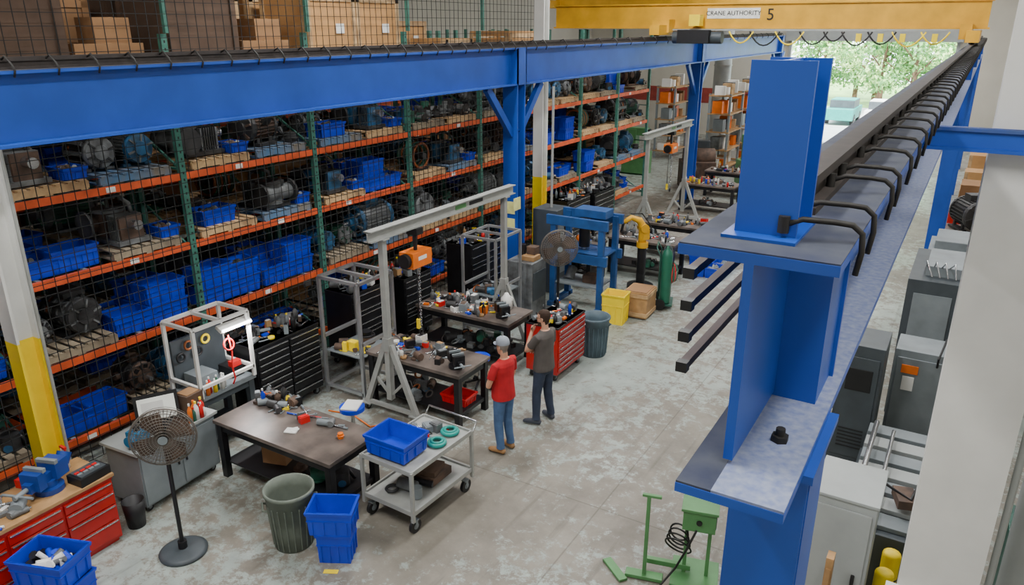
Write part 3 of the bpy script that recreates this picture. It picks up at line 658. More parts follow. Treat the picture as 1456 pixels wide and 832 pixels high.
# gantry cranes
def gantry(L,H,sp=.5,za=1.2):
    b=B()
    b.bb((-.06,-L/2-.3,H+.14),(.06,L/2+.3,H+.155),GALV);b.bb((-.07,-L/2-.3,H),(.07,L/2+.3,H+.014),GALV);b.bb((-.012,-L/2-.3,H),(.012,L/2+.3,H+.15),GALV);b.bb((-.07,-L/2-.3,H+.145),(.07,L/2+.3,H+.16),GALV)
    b.box((.014,.3,H+.08),(.006,.3,.07),GREENM);b.box((.014,.75,H+.08),(.006,.4,.06),BLKP)
    for s_ in(-1,1):
        y=s_*L/2
        b.bb((-.045,y-.045,.3),(.045,y+.045,H),GALV);b.bb((-.09,y-.07,H-.02),(.09,y+.07,H),GALV);b.bb((-.06,y-.06,za-.1),(.06,y+.06,za+.12),GALV)
        for t in(-1,1):
            b.beam((t*.05,y,za),(t*sp,y,.14),.07,.08,GALV);b.box((t*sp,y,.13),(.2,.14,.02),GALV);caster(b,t*sp,y,.06)
            b.beam((t*sp*.55,y,.62),(0,y,.35),.03,.04,GALV)
        b.bb((-sp,y-.03,.13),(sp,y+.03,.18),GALV)
    return b
b=gantry(3.3,2.85,.48)
g=b.obj('gantry_crane',(-6.95,9.55,0))
b=B();b.box((0,0,0),(.26,.46,.24),ORGH);b.cyl((0,-.3,0),(0,-.22,0),.11,BLKP);b.cyl((0,.22,0),(0,.28,0),.1,ORGH);b.cyl((0,0,.1),(0,0,.38),.03,BLKP,n=10);b.box((0,0,.42),(.2,.16,.1),BLKP)
for k in range(18):b.torus((.05,0,-.14-.06*k),(1,0,0) if k%2 else (0,1,0),.02,.007,DRAWH,8,5)
b.torus((.05,0,-1.2),(1,0,0),.045,.014,BLKP,12,6);b.tube([(-.08,.1,-.1),(-.1,.14,-.8),(-.08,.1,-1.1)],.008,BLKP,6);b.box((-.08,.1,-1.14),(.05,.05,.16),SAFY);b.box((.132,0,.02),(.004,.2,.06),WHITEP)
HO=b.mesh('chain_hoist');place(HO,'chain_hoist',(-6.95,8.65,2.375))
b=gantry(3.2,2.9,.5);b.obj('gantry_crane',(-7.3,20.6,0));place(HO,'chain_hoist',(-7.3,20.8,2.425))
# pedestal fan
def fan(m=BLK):
    b=B();b.lathe([(.001,0),(.26,0),(.265,.03),(.22,.05),(.05,.07),(.001,.07)],GDARK,(0,0,0),28)
    b.cyl((0,0,.05),(0,0,1.45),.024,m,n=12);b.cyl((0,0,.07),(0,0,.16),.05,m,n=12)
    c=Vector((0,0,1.52));b.cyl(c+Vector((-.2,0,0)),c+Vector((-.02,0,0)),.09,m);FG=mat('fan_guard_wire',(110,104,98),.5,.3)
    for k in range(10):
        R=.335*(k+1)/10-.01*(k==9);b.torus(c+Vector((.1-(.05 if k==9 else 0)-(.03 if k==8 else 0),0,0)),(1,0,0),R,.004,FG,32,4)
        b.torus(c+Vector((-.04,0,0)),(1,0,0),R,.003,FG,32,4)
    b.torus(c+Vector((.03,0,0)),(1,0,0),.335,.01,FG,36,6)
    for k in range(48):
        a=2*pi*k/48;d=Vector((0,math.cos(a),math.sin(a)))
        b.tube([c+Vector((.1,0,0))+d*.04,c+Vector((.1,0,0))+d*.26,c+Vector((.03,0,0))+d*.335,c+Vector((-.04,0,0))+d*.28,c+Vector((-.05,0,0))+d*.08],.003,FG,4)
    for k in range(4):
        a=2*pi*k/4+.4;d=Vector((0,math.cos(a),math.sin(a)));e=Vector((0,-math.sin(a),math.cos(a)))
        vs=[c+d*.05+e*-.05,c+d*.29+e*-.13+Vector((.03,0,0)),c+d*.31+e*.08+Vector((-.02,0,0)),c+d*.2+e*.14+Vector((-.03,0,0)),c+d*.05+e*.05]
        b.add([v+Vector((.03,0,0)) for v in vs],[(0,1,2,3,4)],MOTR)
    b.cyl(c+Vector((.0,0,0)),c+Vector((.11,0,0)),.045,m);b.cyl(c+Vector((.11,0,0)),c+Vector((.115,0,0)),.05,GSTEEL)
    return b
FM=fan().mesh('pedestal_fan');place(FM,'pedestal_fan',(-6.93,4.17,0),-.7);place(FM,'pedestal_fan',(-6.5,12.5,0),-.9,1.08)
def can(r=.27,h=.75,m=CANG):
    b=B();b.lathe([(.001,0),(r*.8,0),(r*.85,h*.3),(r*.86,h*.31),(r*.95,h*.8),(r*.97,h*.8),(r,h*.93),(r*1.07,h*.95),(r*1.07,h),(r*.98,h),(r*.93,h*.8),(r*.78,.03),(.001,.03)],m,(0,0,0),32)
    for s_ in(-1,1):b.tube([(s_*r*.96,-.08,h*.72),(s_*r*1.12,-.08,h*.74),(s_*r*1.12,.08,h*.74),(s_*r*.96,.08,h*.72)],.015,m,6)
    for k in range(20):
        a=2*pi*k/20;b.beam((r*.83*math.cos(a),r*.83*math.sin(a),.03),(r*.96*math.cos(a),r*.96*math.sin(a),h*.78),.012,.012,m)
    b.sph((0,0,h*.35),r*.75,BLKP,(1,1,.5),12,6);b.box((.05,.05,h*.5),(.2,.14,.02),CARD,Matrix.Rotation(.4,3,'X'));return b.mesh('trash_can')
place(can(),'trash_can',(-5.98,4.96,0),.9,1.0);b=can(.27,.75,mat('trash_can_blue_grey',(82,100,110),.6));place(b,'trash_can',(-5.3,11.66,0),1)
b=B();tote(b,(0,0,0),.38,.32,.38);tote(b,(-.02,.0,.38),.5,.36,.3);b.obj('stacked_blue_totes',(-5.38,5.06,0),.5)
b=B();lx,ly=.78,1.16
for z in(.3,.84):
    b.box((0,0,z),(lx,ly,.02),GALV)
    for s_ in(-1,1):b.box((s_*lx/2,0,z+.01),(.02,ly,.06),GALV);b.box((0,s_*ly/2,z+.01),(lx,.02,.06),GALV)
for sx in(-1,1):
    for sy in(-1,1):b.bb((sx*lx/2-.02,sy*ly/2-.02,.2),(sx*lx/2+.02,sy*ly/2+.02,.87),GALV);caster(b,sx*(lx/2-.05),sy*(ly/2-.08),.09)
b.tube([(-lx/2,ly/2,.8),(-lx/2,ly/2+.12,.95),(lx/2,ly/2+.12,.95),(lx/2,ly/2,.8)],.014,DRAWH,8)
b.obj('utility_cart',(-5.2,6.35,0),-.04,bevel=.003)
b=B();tote(b,(0,0,0),.6,.46,.24);b.obj('blue_storage_tote',(-5.28,6.05,.882),.0)
b=B()
for dx,dy in((0,0),(-.02,.3)):
    b.torus((dx,dy,.03),(0,0,1),.095,.028,TEAL,26,8);b.torus((dx,dy,.055),(0,0,1),.07,.02,TEAL,26,8)
b.obj('teal_hose_rings',(-4.98,6.45,.852))
clutter('wrenches',-5.5,-5.15,6.38,6.85,.852,20,66,[BLKP,MOTG,GSTEEL,REDP],bot=0)
b=B();b.box((0,.05,.06),(.5,.38,.1),MOTR);b.box((.02,.0,.15),(.4,.3,.06),CARDD,.2);b.cyl((-.12,-.35,.07),(.12,-.32,.07),.07,MOTG);b.cyl((.2,-.4,0),(.2,-.4,.14),.06,GSTEEL);b.torus((-.15,-.45,.03),(0,0,1),.07,.02,MOTB);b.cyl((-.05,-.2,.05),(.25,-.15,.05),.04,BLK)
b.obj('machine_parts',(-5.2,6.45,.322))
b=B();b.box((0,0,.003),(.16,.06,.006),SAFY,.5);b.obj('floor_tag',(-5.25,4.8,0))
b=B();tote(b,(0,0,0),.46,.4,.62,SAFY);b.obj('yellow_parts_bin',(-5.62,13.35,0),.1)
b=B();b.box((0,0,.3),(.5,.6,.54),TAN)
for z in(.1,.5):
    b.box((.255,0,z),(.02,.6,.08),WOOD);b.box((0,-.305,z),(.5,.02,.08),WOOD)
b.box((0,0,.58),(.44,.54,.01),CARD);b.obj('wooden_crate',(-5.35,13.98,0),.05)
b=B();PB=mat('press_blue',(34,78,136),.45,0,.2,5)
for x in(-.55,.55):
    for y in(-.35,.35):b.bb((x-.06,y-.05,0),(x+.06,y+.05,1.95),PB)
    b.bb((x-.06,-.5,0),(x+.06,.5,.1),PB)
for z in(1.9,1.15):
    for y in(-.38,.38):b.bb((-.7,y-.04,z-.11),(.7,y+.04,z+.09),PB)
b.bb((-.6,-.4,1.2),(.6,.4,1.24),PB);b.cyl((0,0,1.3),(0,0,1.9),.12,BLK);b.cyl((0,0,1.1),(0,0,1.3),.06,DRAWH);b.box((.2,0,2.06),(.7,.4,.16),PB);b.bb((-.5,-.35,.5),(.5,.35,.54),GSTEEL);b.cyl((-.3,-.1,.54),(-.3,.1,.75),.1,MOTG);b.box((.2,0,.62),(.3,.3,.16),MOTR)
b.obj('hydraulic_press',(-6.65,13.95,0),bevel=.005)
b=B()
for dy,m in((-.13,GLASSC),(.13,GDARK)):
    b.lathe([(.001,.12),(.11,.12),(.115,.15),(.115,1.15),(.09,1.26),(.03,1.32),(.03,1.38),(.001,1.38)],m,(0,dy,0),18);b.box((0,dy,1.42),(.1,.06,.06),DRAWH);b.cyl((.03,dy,1.45),(.12,dy,1.47),.035,DRAWH,n=10)
b.box((0,0,.1),(.34,.56,.03),GREEND)
for y in(-.3,.3):b.cyl((-.1,y-.03,.12),(-.1,y+.03,.12),.12,BLKP);b.tube([(-.14,y*.85,.1),(-.14,y*.85,1.2),(-.22,y*.8,1.35)],.015,GREEND,6)
b.tube([(-.22,-.24,1.35),(-.22,.24,1.35)],.015,GREEND,6)
for k in range(5):b.torus((.14,0,.7+.02*k),(1,.2*k-.3,0),.17+.01*k,.01,REDP if k%2 else GLASSC,20,5)
b.obj('welding_gas_cart',(-5.08,14.75,0),.3)
b=B();b.cyl((0,0,0),(0,0,.12),.3,BLK,n=20);b.cyl((0,0,.12),(0,0,1.0),.1,BLK);b.cyl((0,0,1.0),(0,0,1.12),.13,YEL)
b.tube([(0,0,1.05),(-.02,0,1.25),(0,0,1.45),(-.1,0,1.62),(-.3,0,1.7),(-.48,0,1.6)],.1,YEL,12,rr=[.09,.08,.1,.08,.06,.05]);b.cyl((0,-.12,1.45),(0,.12,1.45),.1,YEL);b.box((.04,0,1.3),(.16,.2,.22),YEL);b.cyl((-.48,0,1.6),(-.52,0,1.4),.03,BLK);b.tube([(.08,.05,1.2),(.2,.1,1.5),(0,.1,1.75),(-.3,.05,1.78)],.015,BLKP,6);b.obj('welding_robot_arm',(-5.95,15.5,0),.8)
for(x,y,lx,ly)in[(-7.6,15.5,1.2,.9),(-6.3,16.7,1.7,.85),(-6.2,18.5,1.7,.85),(-7.0,24,1.8,.9),(-7.0,26.6,1.8,.9)]:
    b=table(lx,ly,.9);b.obj('steel_workbench',(x,y,0));clutter('hand_tools',x-lx*.42,x+lx*.42,y-ly*.4,y+ly*.4,.901,60,int(x*y));place(SC[int(y)%6],'machine_parts',(x,y,.232),0,.6)
b=B()
for dx,dy,dz in((0,0,0),(.0,.5,0),(.4,0,0),(0,0,.26),(.42,.5,0)):tote(b,(dx,dy,dz),.38,.46,.25,fill=[MOTG,GSTEEL])
b.obj('blue_parts_totes',(-5.15,17.3,0));b=B()
for dx,dy,dz in((0,0,0),(.0,.5,0),(0,0,.26),(.0,.5,.26)):tote(b,(dx,dy,dz),.4,.46,.25,fill=[MOTG,GSTEEL])
b.obj('blue_parts_totes',(-4.75,18.8,0))
b=B();b.bb((-.3,-.3,0),(.3,.3,1.9),GDARK);b.box((.31,0,1.1),(.02,.5,1.3),GSTEEL);b.box((.325,.1,1.4),(.01,.16,.2),BLKP);b.box((.325,-.12,1.2),(.02,.03,.14),BLKP);b.cyl((0,0,1.9),(0,0,4.5),.03,GALV,n=8);b.obj('electrical_enclosure',(-7.75,14.5,0),bevel=.01)
b=B();b.bb((-.3,-.3,0),(.3,.3,1.2),MOTG);b.box((.31,0,.7),(.02,.5,.6),GDARK);b.box((.1,0,1.25),(.3,.3,.1),TAN);b.cyl((-.1,0,1.2),(-.1,0,1.5),.08,BLK);b.box((.1,.1,1.38),(.2,.2,.16),MOTR);b.obj('parts_washer',(-7.4,12.8,0),bevel=.01)
# far shelving
b=B()
for x in(-.9,.9):
    for y in(-.4,.4):b.bb((x-.04,y-.04,0),(x+.04,y+.04,3.2),GSTEEL)
random.seed(8)
for z in(.3,1.0,1.7,2.4,3.1):
    b.bb((-.95,-.45,z),(.95,.45,z+.05),TAN)
    for k in range(5):
        s_=random.uniform(.2,.42);b.box((-.75+.37*k,random.uniform(-.1,.1),z+.05+s_*.6),(s_*.8,.4,s_*1.2),random.choice([CARD,WOOD,WHITEP,ORGH,MOTG,MOTB,WHITEP,GSTEEL]),random.uniform(-.2,.2))
SH=b.mesh('storage_shelf')
for x,y,r_ in((-8.7,31,pi/2),(-8.6,33.5,pi/2),(-12,34,pi/2)):place(SH,'storage_shelf',(x,y,0),r_)
for x,y in((-4.9,33),(-4.2,36),(-3,38.5),(-6.6,38)):
    place(PAL,'wooden_pallet',(x,y,0));place(BOXES,'cardboard_boxes',(x,y,.14))
b=B()
b.bb((-.6,-.5,0),(.6,.5,1.0),MOTR);b.cyl((-.5,0,1.1),(.6,0,1.1),.35,MOTR);b.box((.2,.3,1.4),(.5,.4,.6),GDARK);b.cyl((-.3,-.6,.8),(-.3,.6,.8),.2,MOTG);GB=b.mesh('large_gearbox')
for x,y,r_ in((-5.4,25.4,0),(-6.3,31.0,1),(-8.6,27.5,.5)):place(GB,'large_gearbox',(x,y,0),r_,1,.02)
b=B();b.bb((-.5,-.4,0),(.5,.4,.9),GREENM);b.bb((-.4,-.2,.9),(0,.2,1.8),GREENM);b.box((.0,0,1.7),(.9,.35,.3),GREENM);b.cyl((.35,0,1.0),(.35,0,1.6),.06,DRAWH);b.cyl((.45,-.1,1.7),(.6,-.1,1.75),.1,BLKP);MM=b.mesh('milling_machine')
for x,y,r_ in((-4.6,28,0),(-7.0,29.2,.6),(-11.6,29,0)):place(MM,'milling_machine',(x,y,0),r_,1,.02)
b=B();b.bb((-.8,-.5,0),(.8,.5,1.1),ORGH);b.bb((-.7,-.45,1.1),(.2,.45,2.1),GDARK);b.bb((-.75,-.5,2.1),(.25,.5,2.16),ORGH)
for x in(-.5,.5):
    for y in(-.52,.52):b.cyl((x,y-.08,.25),(x,y+.08,.25),.25,BLKP)
b.bb((.82,-.35,.05),(1.8,-.2,.1),BLK);b.bb((.82,.2,.05),(1.8,.35,.1),BLK);b.bb((.8,-.4,0),(.86,-.3,2.6),BLK);b.bb((.8,.3,0),(.86,.4,2.6),BLK);b.obj('forklift',(-6.6,34.2,0),-1.2,bevel=.02)
b=B();b.cyl((0,0,0),(0,0,ZC),.38,LGREY,n=24)
for z in(2,4,6,8):b.cyl((0,0,z),(0,0,z+.05),.41,GALV,n=24)
b.obj('ventilation_duct',(-10.3,35.6,0));
# ------------------------------------------------------------------ green machine foreground
b=B();b.box((0,0,.8),(.34,.26,.24),GREENM);b.box((0,0,.93),(.38,.3,.03),GREENM);b.box((.171,0,.8),(.01,.2,.16),GREEND);b.cyl((.0,-.135,.8),(.0,-.15,.8),.03,BLKP,n=12)
for x in(-.12,.12):b.bb((x-.02,-.02,0),(x+.02,.02,.7),GREENM)
b.box((0,0,.03),(.5,.5,.05),GREENM);b.bb((-.55,-.18,0),(-.51,-.14,1.05),GREENM);b.box((-.5,-.16,1.05),(.2,.04,.03),GREENM);b.box((-.53,-.16,.03),(.4,.12,.04),GREENM);b.box((-.3,0,.12),(.5,.06,.06),GREENM);b.box((-.85,-.15,.02),(.38,.1,.03),GREENM,-.9)
for k in range(4):b.torus((-.2,.0,.55-.06*k),(.3,1,.2*k),.1+.015*k,.012,BLKP,18,5)
b.tube([(-.02,-.13,.7),(-.1,-.2,.5),(-.2,-.15,.2),(-.35,-.3,.03),(-.1,-.5,.02),(.3,-.5,.02)],.014,BLKP,6)
b.obj('green_foot_press',(-1.78,6.8,0),.25,bevel=.006)
# ------------------------------------------------------------------ right hand machines
b=B();b.bb((0,0,0),(.52,.65,1.8),LGREY);b.box((.26,-.008,.95),(.46,.016,1.5),LGREY);b.box((.42,-.025,1.0),(.03,.03,.14),BLKP);b.bb((-.015,-.015,1.78),(.535,.665,1.81),LGREY);b.obj('grey_steel_cabinet',(-.66,6.3,0),bevel=.006)
b=B();b.bb((0,0,0),(.5,.7,1.95),GDARK);b.box((.25,-.01,1.1),(.42,.02,1.4),GDARK);b.box((.25,-.025,1.5),(.3,.01,.3),BLKP)
for k in range(6):b.box((.25,-.025,.55+.05*k),(.3,.012,.02),BLKP)
b.obj('machine_control_cabinet',(-.95,9.6,0),bevel=.01)
b=B();b.bb((0,0,0),(.75,2.2,.85),GDARK)
for k in range(7):b.bb((.02,.1+.3*k,.85+.015*k),(.73,.34+.3*k,.9+.018*k),LGREY if k%2 else GSTEEL)
b.cyl((.1,.3,1.05),(.1,2.0,1.1),.03,DRAWH);b.cyl((.3,.1,1.02),(.3,1.9,1.08),.022,DRAWH);b.cyl((.2,0,1.0),(.2,.1,1.0),.09,MOTR);b.cyl((.2,-.02,1.0),(.2,.02,1.0),.05,BLKP);b.box((-.02,1.1,.5),(.04,2,.3),GDARK)
b.tube([(.05,.2,1.0),(.3,.6,1.12),(.6,.4,1.1),(.7,1.0,1.12)],.02,BLKP,8);b.box((.55,.5,1.05),(.2,.3,.1),MOTR,.3)
b.obj('lathe_machine',(-.5,7.35,0),bevel=.008)
b=B();b.bb((0,0,0),(.68,.6,1.7),GSTEEL);b.box((.34,-.012,.95),(.6,.024,1.3),GSTEEL);b.box((.2,-.03,1.45),(.2,.01,.12),ORGH);b.box((.2,-.03,1.25),(.14,.01,.2),WHITEP);b.box((.58,-.035,1.1),(.03,.03,.16),BLKP);b.tube([(.5,-.03,1.55),(.5,-.12,1.7),(.55,.1,1.9),(.6,.4,1.75)],.015,BLKP,6);b.obj('electrical_enclosure',(-.38,10.4,0),bevel=.01)
b=B();b.bb((0,0,0),(1.3,1.9,2.2),GDARK);b.bb((.1,-.012,.5),(.6,0,2.0),GSTEEL);b.bb((.68,-.012,.5),(1.2,0,2.0),GSTEEL);b.bb((.2,.3,2.2),(.9,1.4,2.35),GSTEEL);b.cyl((1.0,.4,2.2),(1.0,.4,2.5),.06,GALV)
for k in range(4):b.tube([(.2+.1*k,.3,2.35),(.2+.12*k,0,2.5),(.3+.1*k,-.1,2.3)],.012,DRAWH,6)
b.obj('cnc_machine',(-.45,12.0,0),bevel=.015)
b=B();b.bb((0,0,0),(1.3,1.6,1.8),GSTEEL);b.bb((.1,.2,1.8),(.8,1.2,2.05),GSTEEL);b.box((.65,-.01,1),(1.1,.02,1.4),LGREY);b.box((.5,-.03,1.5),(.4,.02,.2),BLKP);b.obj('machine_enclosure',(-.35,15,0),bevel=.015)
for yy,mm in((17.4,2),(21.3,1)):
    b=table(1.4,1.0,.95);b.obj('steel_workbench',(.5,yy,0));place(MOT[mm],'electric_motor',(.3,yy,.952),.4,1.2)
for i,(x,y) in enumerate([(.5,23.4),(.5,26.7),(.5,28.6),(.5,33),(.6,35),(.6,19.4)]):place(CR[i%4],'wooden_crate',(x,y,0),0)
b=B();b.bb((0,0,0),(.35,.3,1.2),REDT);b.box((.17,-.01,.6),(.28,.02,.9),REDT);b.cyl((.2,.15,1.2),(.2,.15,1.35),.04,BLKP);b.obj('red_welder_unit',(-.2,22.3,0),bevel=.01)
b=B()
for dx,dy in((0,0),(.03,.34)):
    b.cyl((dx,dy,0),(dx,dy,.82),.085,SAFY,n=20);b.sph((dx,dy,.82),.085,SAFY,(1,1,.5));b.cyl((dx,dy,0),(dx,dy,.02),.14,SAFY,n=20);b.cyl((dx,dy,.55),(dx,dy,.57),.088,BLKP,n=20)
b.obj('safety_bollards',(-.0,6.8,0))
b=B();b.bb((0,0,0),(.06,.12,1.4),TAN);b.box((.03,-.01,.7),(.04,.02,1.2),TAN);b.obj('wooden_plank',(-.45,5.95,0))
b=B();b.bb((0,0,0),(.9,1.4,1.0),GREEND);b.bb((.05,.1,1.0),(.85,1.3,1.04),GDARK);b.box((.45,-.01,.5),(.7,.02,.7),GREEND);b.obj('green_parts_washer',(.98,7.0,0),bevel=.01)
# ------------------------------------------------------------------ people
def person(name,loc,rz,A,head,cols,sc=1.0,headrot=0,legs=None,hat=False,glasses=True,beard=False,belly=0):
    m0=cols['shirt'];b=B();n=20
    def rings(L,R=None,c0=None):
        vs=[];fs=[]
        for z,cx,rx,ry in L:
            for i in range(n):
                a=2*pi*i/n;v=Vector((cx+rx*math.cos(a),ry*math.sin(a),z))
                if R is not None:v=R@(v-c0)+c0
                vs.append(v)
        for k in range(len(L)-1):
            for i in range(n):fs.append((k*n+i,k*n+(i+1)%n,(k+1)*n+(i+1)%n,(k+1)*n+i))
        fs.append(tuple(range(n-1,-1,-1)));fs.append(tuple(range((len(L)-1)*n,len(L)*n)));b.add(vs,fs,m0,True)
    B_=belly
    rings([(.80,0,.08,.13),(.83,-.005,.115,.165),(.873,-.008,.126,.176)])
    rings([(.868,.0,.14+B_*.5,.192),(.9,.0+B_*.3,.145+B_*.6,.194),(.96,B_*.5,.138+B_,.188),(1.04,B_*.6,.132+B_,.18),(1.12,.003+B_*.5,.13+B_*.8,.172),(1.22,.006,.13,.178),(1.32,.0,.128,.19),(1.39,-.01,.115,.185),(1.435,-.015,.095,.155),(1.47,-.015,.072,.105),(1.49,-.013,.06,.075)])
    rings([(1.44,-.012,.054,.058),(1.5,-.01,.052,.055),(1.6,.005,.054,.056)])
    c0=Vector((0,0,1.56));HR=Matrix.Rotation(headrot,3,'Z')@Matrix.Rotation(head,3,'Y')
    rings([(1.53,.052,.03,.028),(1.54,.048,.05,.042),(1.565,.036,.068,.054),(1.6,.024,.083,.064),(1.64,.012,.094,.071),(1.68,.004,.099,.075),(1.715,-.002,.098,.075),(1.745,-.004,.088,.069),(1.768,-.006,.066,.052),(1.782,-.006,.034,.028)],HR,c0)
    hp=lambda x,y,z:HR@(Vector((x,y,z))-c0)+c0
    b.tube([hp(.094,0,1.675),hp(.11,0,1.65),hp(.122,0,1.632),hp(.1,0,1.622)],.01,m0,8,rr=[.007,.009,.013,.008])
    b.sph(hp(.099,0,1.592),.015,m0,(1,1.6,.6));b.sph(hp(.082,0,1.55),.022,m0,(1,1.1,.8));b.sph(hp(.084,0,1.692),.028,m0,(.6,2,.45))
    for s_ in(-1,1):
        b.sph(hp(.0,s_*.077,1.647),.03,m0,(.6,.35,1.05))
    L=legs or [((0,.09,.88),(.02,.1,.48),(-.03,.11,.09),.05),((0,-.09,.88),(.02,-.1,.48),(-.03,-.11,.09),-.05)]
    for h,k,a,ft in L:
        h,k,a=Vector(h),Vector(k),Vector(a)
        b.tube([h+Vector((0,0,.04)),h,h.lerp(k,.3),h.lerp(k,.7),k,k.lerp(a,.3),k.lerp(a,.65),a+Vector((0,0,.05)),a+Vector((0,0,.0))],.08,m0,16,rr=[.07,.094,.09,.076,.068,.068,.06,.058,.064])
        d=Vector((math.cos(ft*3),math.sin(ft*3),0));f0=Vector((a.x,a.y,0));z=Vector((0,0,1))
        b.tube([f0-d*.075+z*.04,f0-d*.05+z*.048,f0+d*.0+z*.052,f0+d*.06+z*.048,f0+d*.13+z*.036,f0+d*.18+z*.03,f0+d*.205+z*.026],.05,m0,14,rr=[.026,.042,.046,.044,.044,.036,.02])
    skinb=[]
    for sh,el,wr,hd,pn,curl in A:
        sh,el,wr=Vector(sh),Vector(el),Vector(wr);hd=Vector(hd).normalized();pn=Vector(pn);pn=(pn-hd*pn.dot(hd)).normalized();sd=hd.cross(pn)
        cu=sh.lerp(el,.62)
        b.tube([Vector((sh.x,sh.y*.55,sh.z+.0)),sh,sh.lerp(el,.25),sh.lerp(el,.5),cu],.05,m0,16,rr=[.06,.06,.06,.059,.06])
        b.tube([sh.lerp(el,.35),cu,sh.lerp(el,.85),el,el.lerp(wr,.25),el.lerp(wr,.7),wr],.05,m0,14,rr=[.044,.043,.039,.038,.041,.031,.024])
        skinb.append((cu+(el-cu)*.08,el,.052));skinb.append((el,wr,.05))
        b.tube([wr-hd*.02,wr+hd*.01,wr+hd*.05,wr+hd*.085],.03,m0,12,rr=[.024,.027,.033,.03])
        skinb.append((wr,wr+hd*.17,.06))
        for q,(off,ln) in enumerate([(-.029,.066),(-.01,.076),(.01,.072),(.028,.056)]):
            p0=wr+hd*.07+sd*off;d1=(hd*math.cos(curl*.5)+pn*math.sin(curl*.5));d2=(hd*math.cos(curl*1.3)+pn*math.sin(curl*1.3));d3=(hd*math.cos(curl*2)+pn*math.sin(curl*2))
            p1=p0+hd*.015+d1*ln*.45;p2=p1+d2*ln*.33;p3=p2+d3*ln*.25
            b.tube([p0,p1,p2,p3],.009,m0,8,rr=[.0098,.0092,.0085,.007])
        t0=wr+hd*.03-sd*.022;b.tube([t0,t0-sd*.028+hd*.02+pn*.01,t0-sd*.036+hd*.05+pn*.02],.011,m0,8,rr=[.014,.011,.009])
    me=b.mesh(name+'_raw')
    for v in me.vertices:
        if v.co.z<.002:v.co.z=.002
    tmp=bpy.data.objects.new('tmp',me);bpy.context.scene.collection.objects.link(tmp)
    rm=tmp.modifiers.new('r','REMESH');rm.mode='VOXEL';rm.voxel_size=.0062;rm.use_smooth_shade=True
    sm=tmp.modifiers.new('s','SMOOTH');sm.factor=.5;sm.iterations=3
    dg=bpy.context.evaluated_depsgraph_get();me2=bpy.data.meshes.new_from_object(tmp.evaluated_get(dg));bpy.data.objects.remove(tmp)
    me2.materials.clear()
    keys=['shirt','pants','skin','hair','shoe','sole'];[me2.materials.append(cols[k]) for k in keys]
    def seg(p,a,c):
        d=c-a;t=max(0,min(1,(p-a).dot(d)/d.length_squared));return (p-(a+d*t)).length
    HI=HR.inverted()
    mis=[]
    for p in me2.polygons:
        c=p.center;k=0
        if c.z<.095:k=4 if c.z>.02 else 5
        elif c.z<.872:k=1
        if c.z>1.485 and math.hypot(c.x,c.y)<.17:
            k=2
            h=HI@(c-c0)+c0
            if h.z>1.555:
                if h.z>1.72 or (h.x<.035 and h.z>1.675) or (h.x<-.0 and h.z>1.62 and not(abs(h.y)>.078 and h.z<1.68)) or (h.x<-.03 and h.z>1.57):k=3
            if beard and h.x>.025 and h.z<1.605 and h.z>1.52 and not(h.x>.1 and 1.584<h.z<1.6) :k=3
        if c.z>.85:
            for a,q,r in skinb:
                s0=seg(c,a,q)
                if s0<r and (c.z<1.47 or s0<.043):
                    if not(abs(c.y)<.15 and c.x<.118+B_ and c.z<1.42):k=2
        mis.append(k)
    me2.polygons.foreach_set('material_index',mis);me2.polygons.foreach_set('use_smooth',[True]*len(mis))
    o=place(me2,name,loc,rz,sc)
    e=B()
    for s_ in(-1,1):
        e.sph(hp(.084,s_*.031,1.668),.0115,WHITEP,n=10,k=8);e.sph(hp(.0925,s_*.031,1.668),.0055,BLKP,n=8,k=6)
        e.tube([hp(.098,s_*.018,1.69),hp(.097,s_*.032,1.694),hp(.088,s_*.046,1.69)],.004,cols['hair'],6)
        if glasses:e.torus(hp(.103,s_*.033,1.666),HR@Vector((1,0,0)),.022,.0028,BLKP,16,5);e.tube([hp(.1,s_*.055,1.67),hp(.04,s_*.08,1.67),hp(-.005,s_*.083,1.662)],.0025,BLKP,5)
    e.box(hp(.112,0,1.592),(.006,.042,.006),mat('lips',(150,80,72),.6),HR)
    if glasses:e.tube([hp(.103,-.012,1.67),hp(.108,0,1.674),hp(.103,.012,1.67)],.0025,BLKP,5)
    e.obj('face_details',parent=o)
    if hat:
        h=B()
        h.lathe([(.104,-.01),(.107,.0),(.108,.02),(.103,.055),(.085,.085),(.05,.103),(.001,.109)],cols['hat'],hp(-.001,0,1.695),26,HR@Matrix.Diagonal((1.0,.8,1)))
        K=12;V=[[],[]]
        for t_ in(0,1):
            for k in range(K+1):
                a=-1.15+2.3*k/K
                V[t_].append(hp(.1*math.cos(a),.082*math.sin(a),1.7+.006*t_));V[t_].append(hp(.1*math.cos(a)+.078*max(0,math.cos(a*1.2))**.6,.084*math.sin(a),1.69+.005*t_-.014*abs(math.sin(a))))
        fs=[(2*k,2*k+1,2*k+3,2*k+2) for k in range(K)]
        h.add(V[0],fs,cols['hat'],True);h.add(V[1],fs,cols['hat'],True);h.add([V[0][2*k+1] for k in range(K+1)]+[V[1][2*k+1] for k in range(K+1)],[(k,k+1,K+2+k,K+1+k) for k in range(K)],cols['hat'])
        h.sph(hp(0,0,1.804),.009,cols['hat'],n=8,k=5);h.obj('baseball_cap',parent=o)
    return o
SK=mat('skin',(200,146,118),.55,0,.06,8);SK2=mat('skin_light',(206,156,128),.55,0,.06,8)
C1=dict(shirt=mat('red_tshirt',(180,22,32),.85,0,.14,6,bump=.4),pants=mat('blue_jeans',(72,100,140),.85,0,.22,7,bump=.5),skin=SK,hair=mat('grey_hair',(120,112,104),.9),shoe=mat('tan_boots',(150,112,72),.7),sole=mat('shoe_sole',(90,70,50),.8),hat=mat('cap_grey',(142,148,158),.8,0,.08,10))
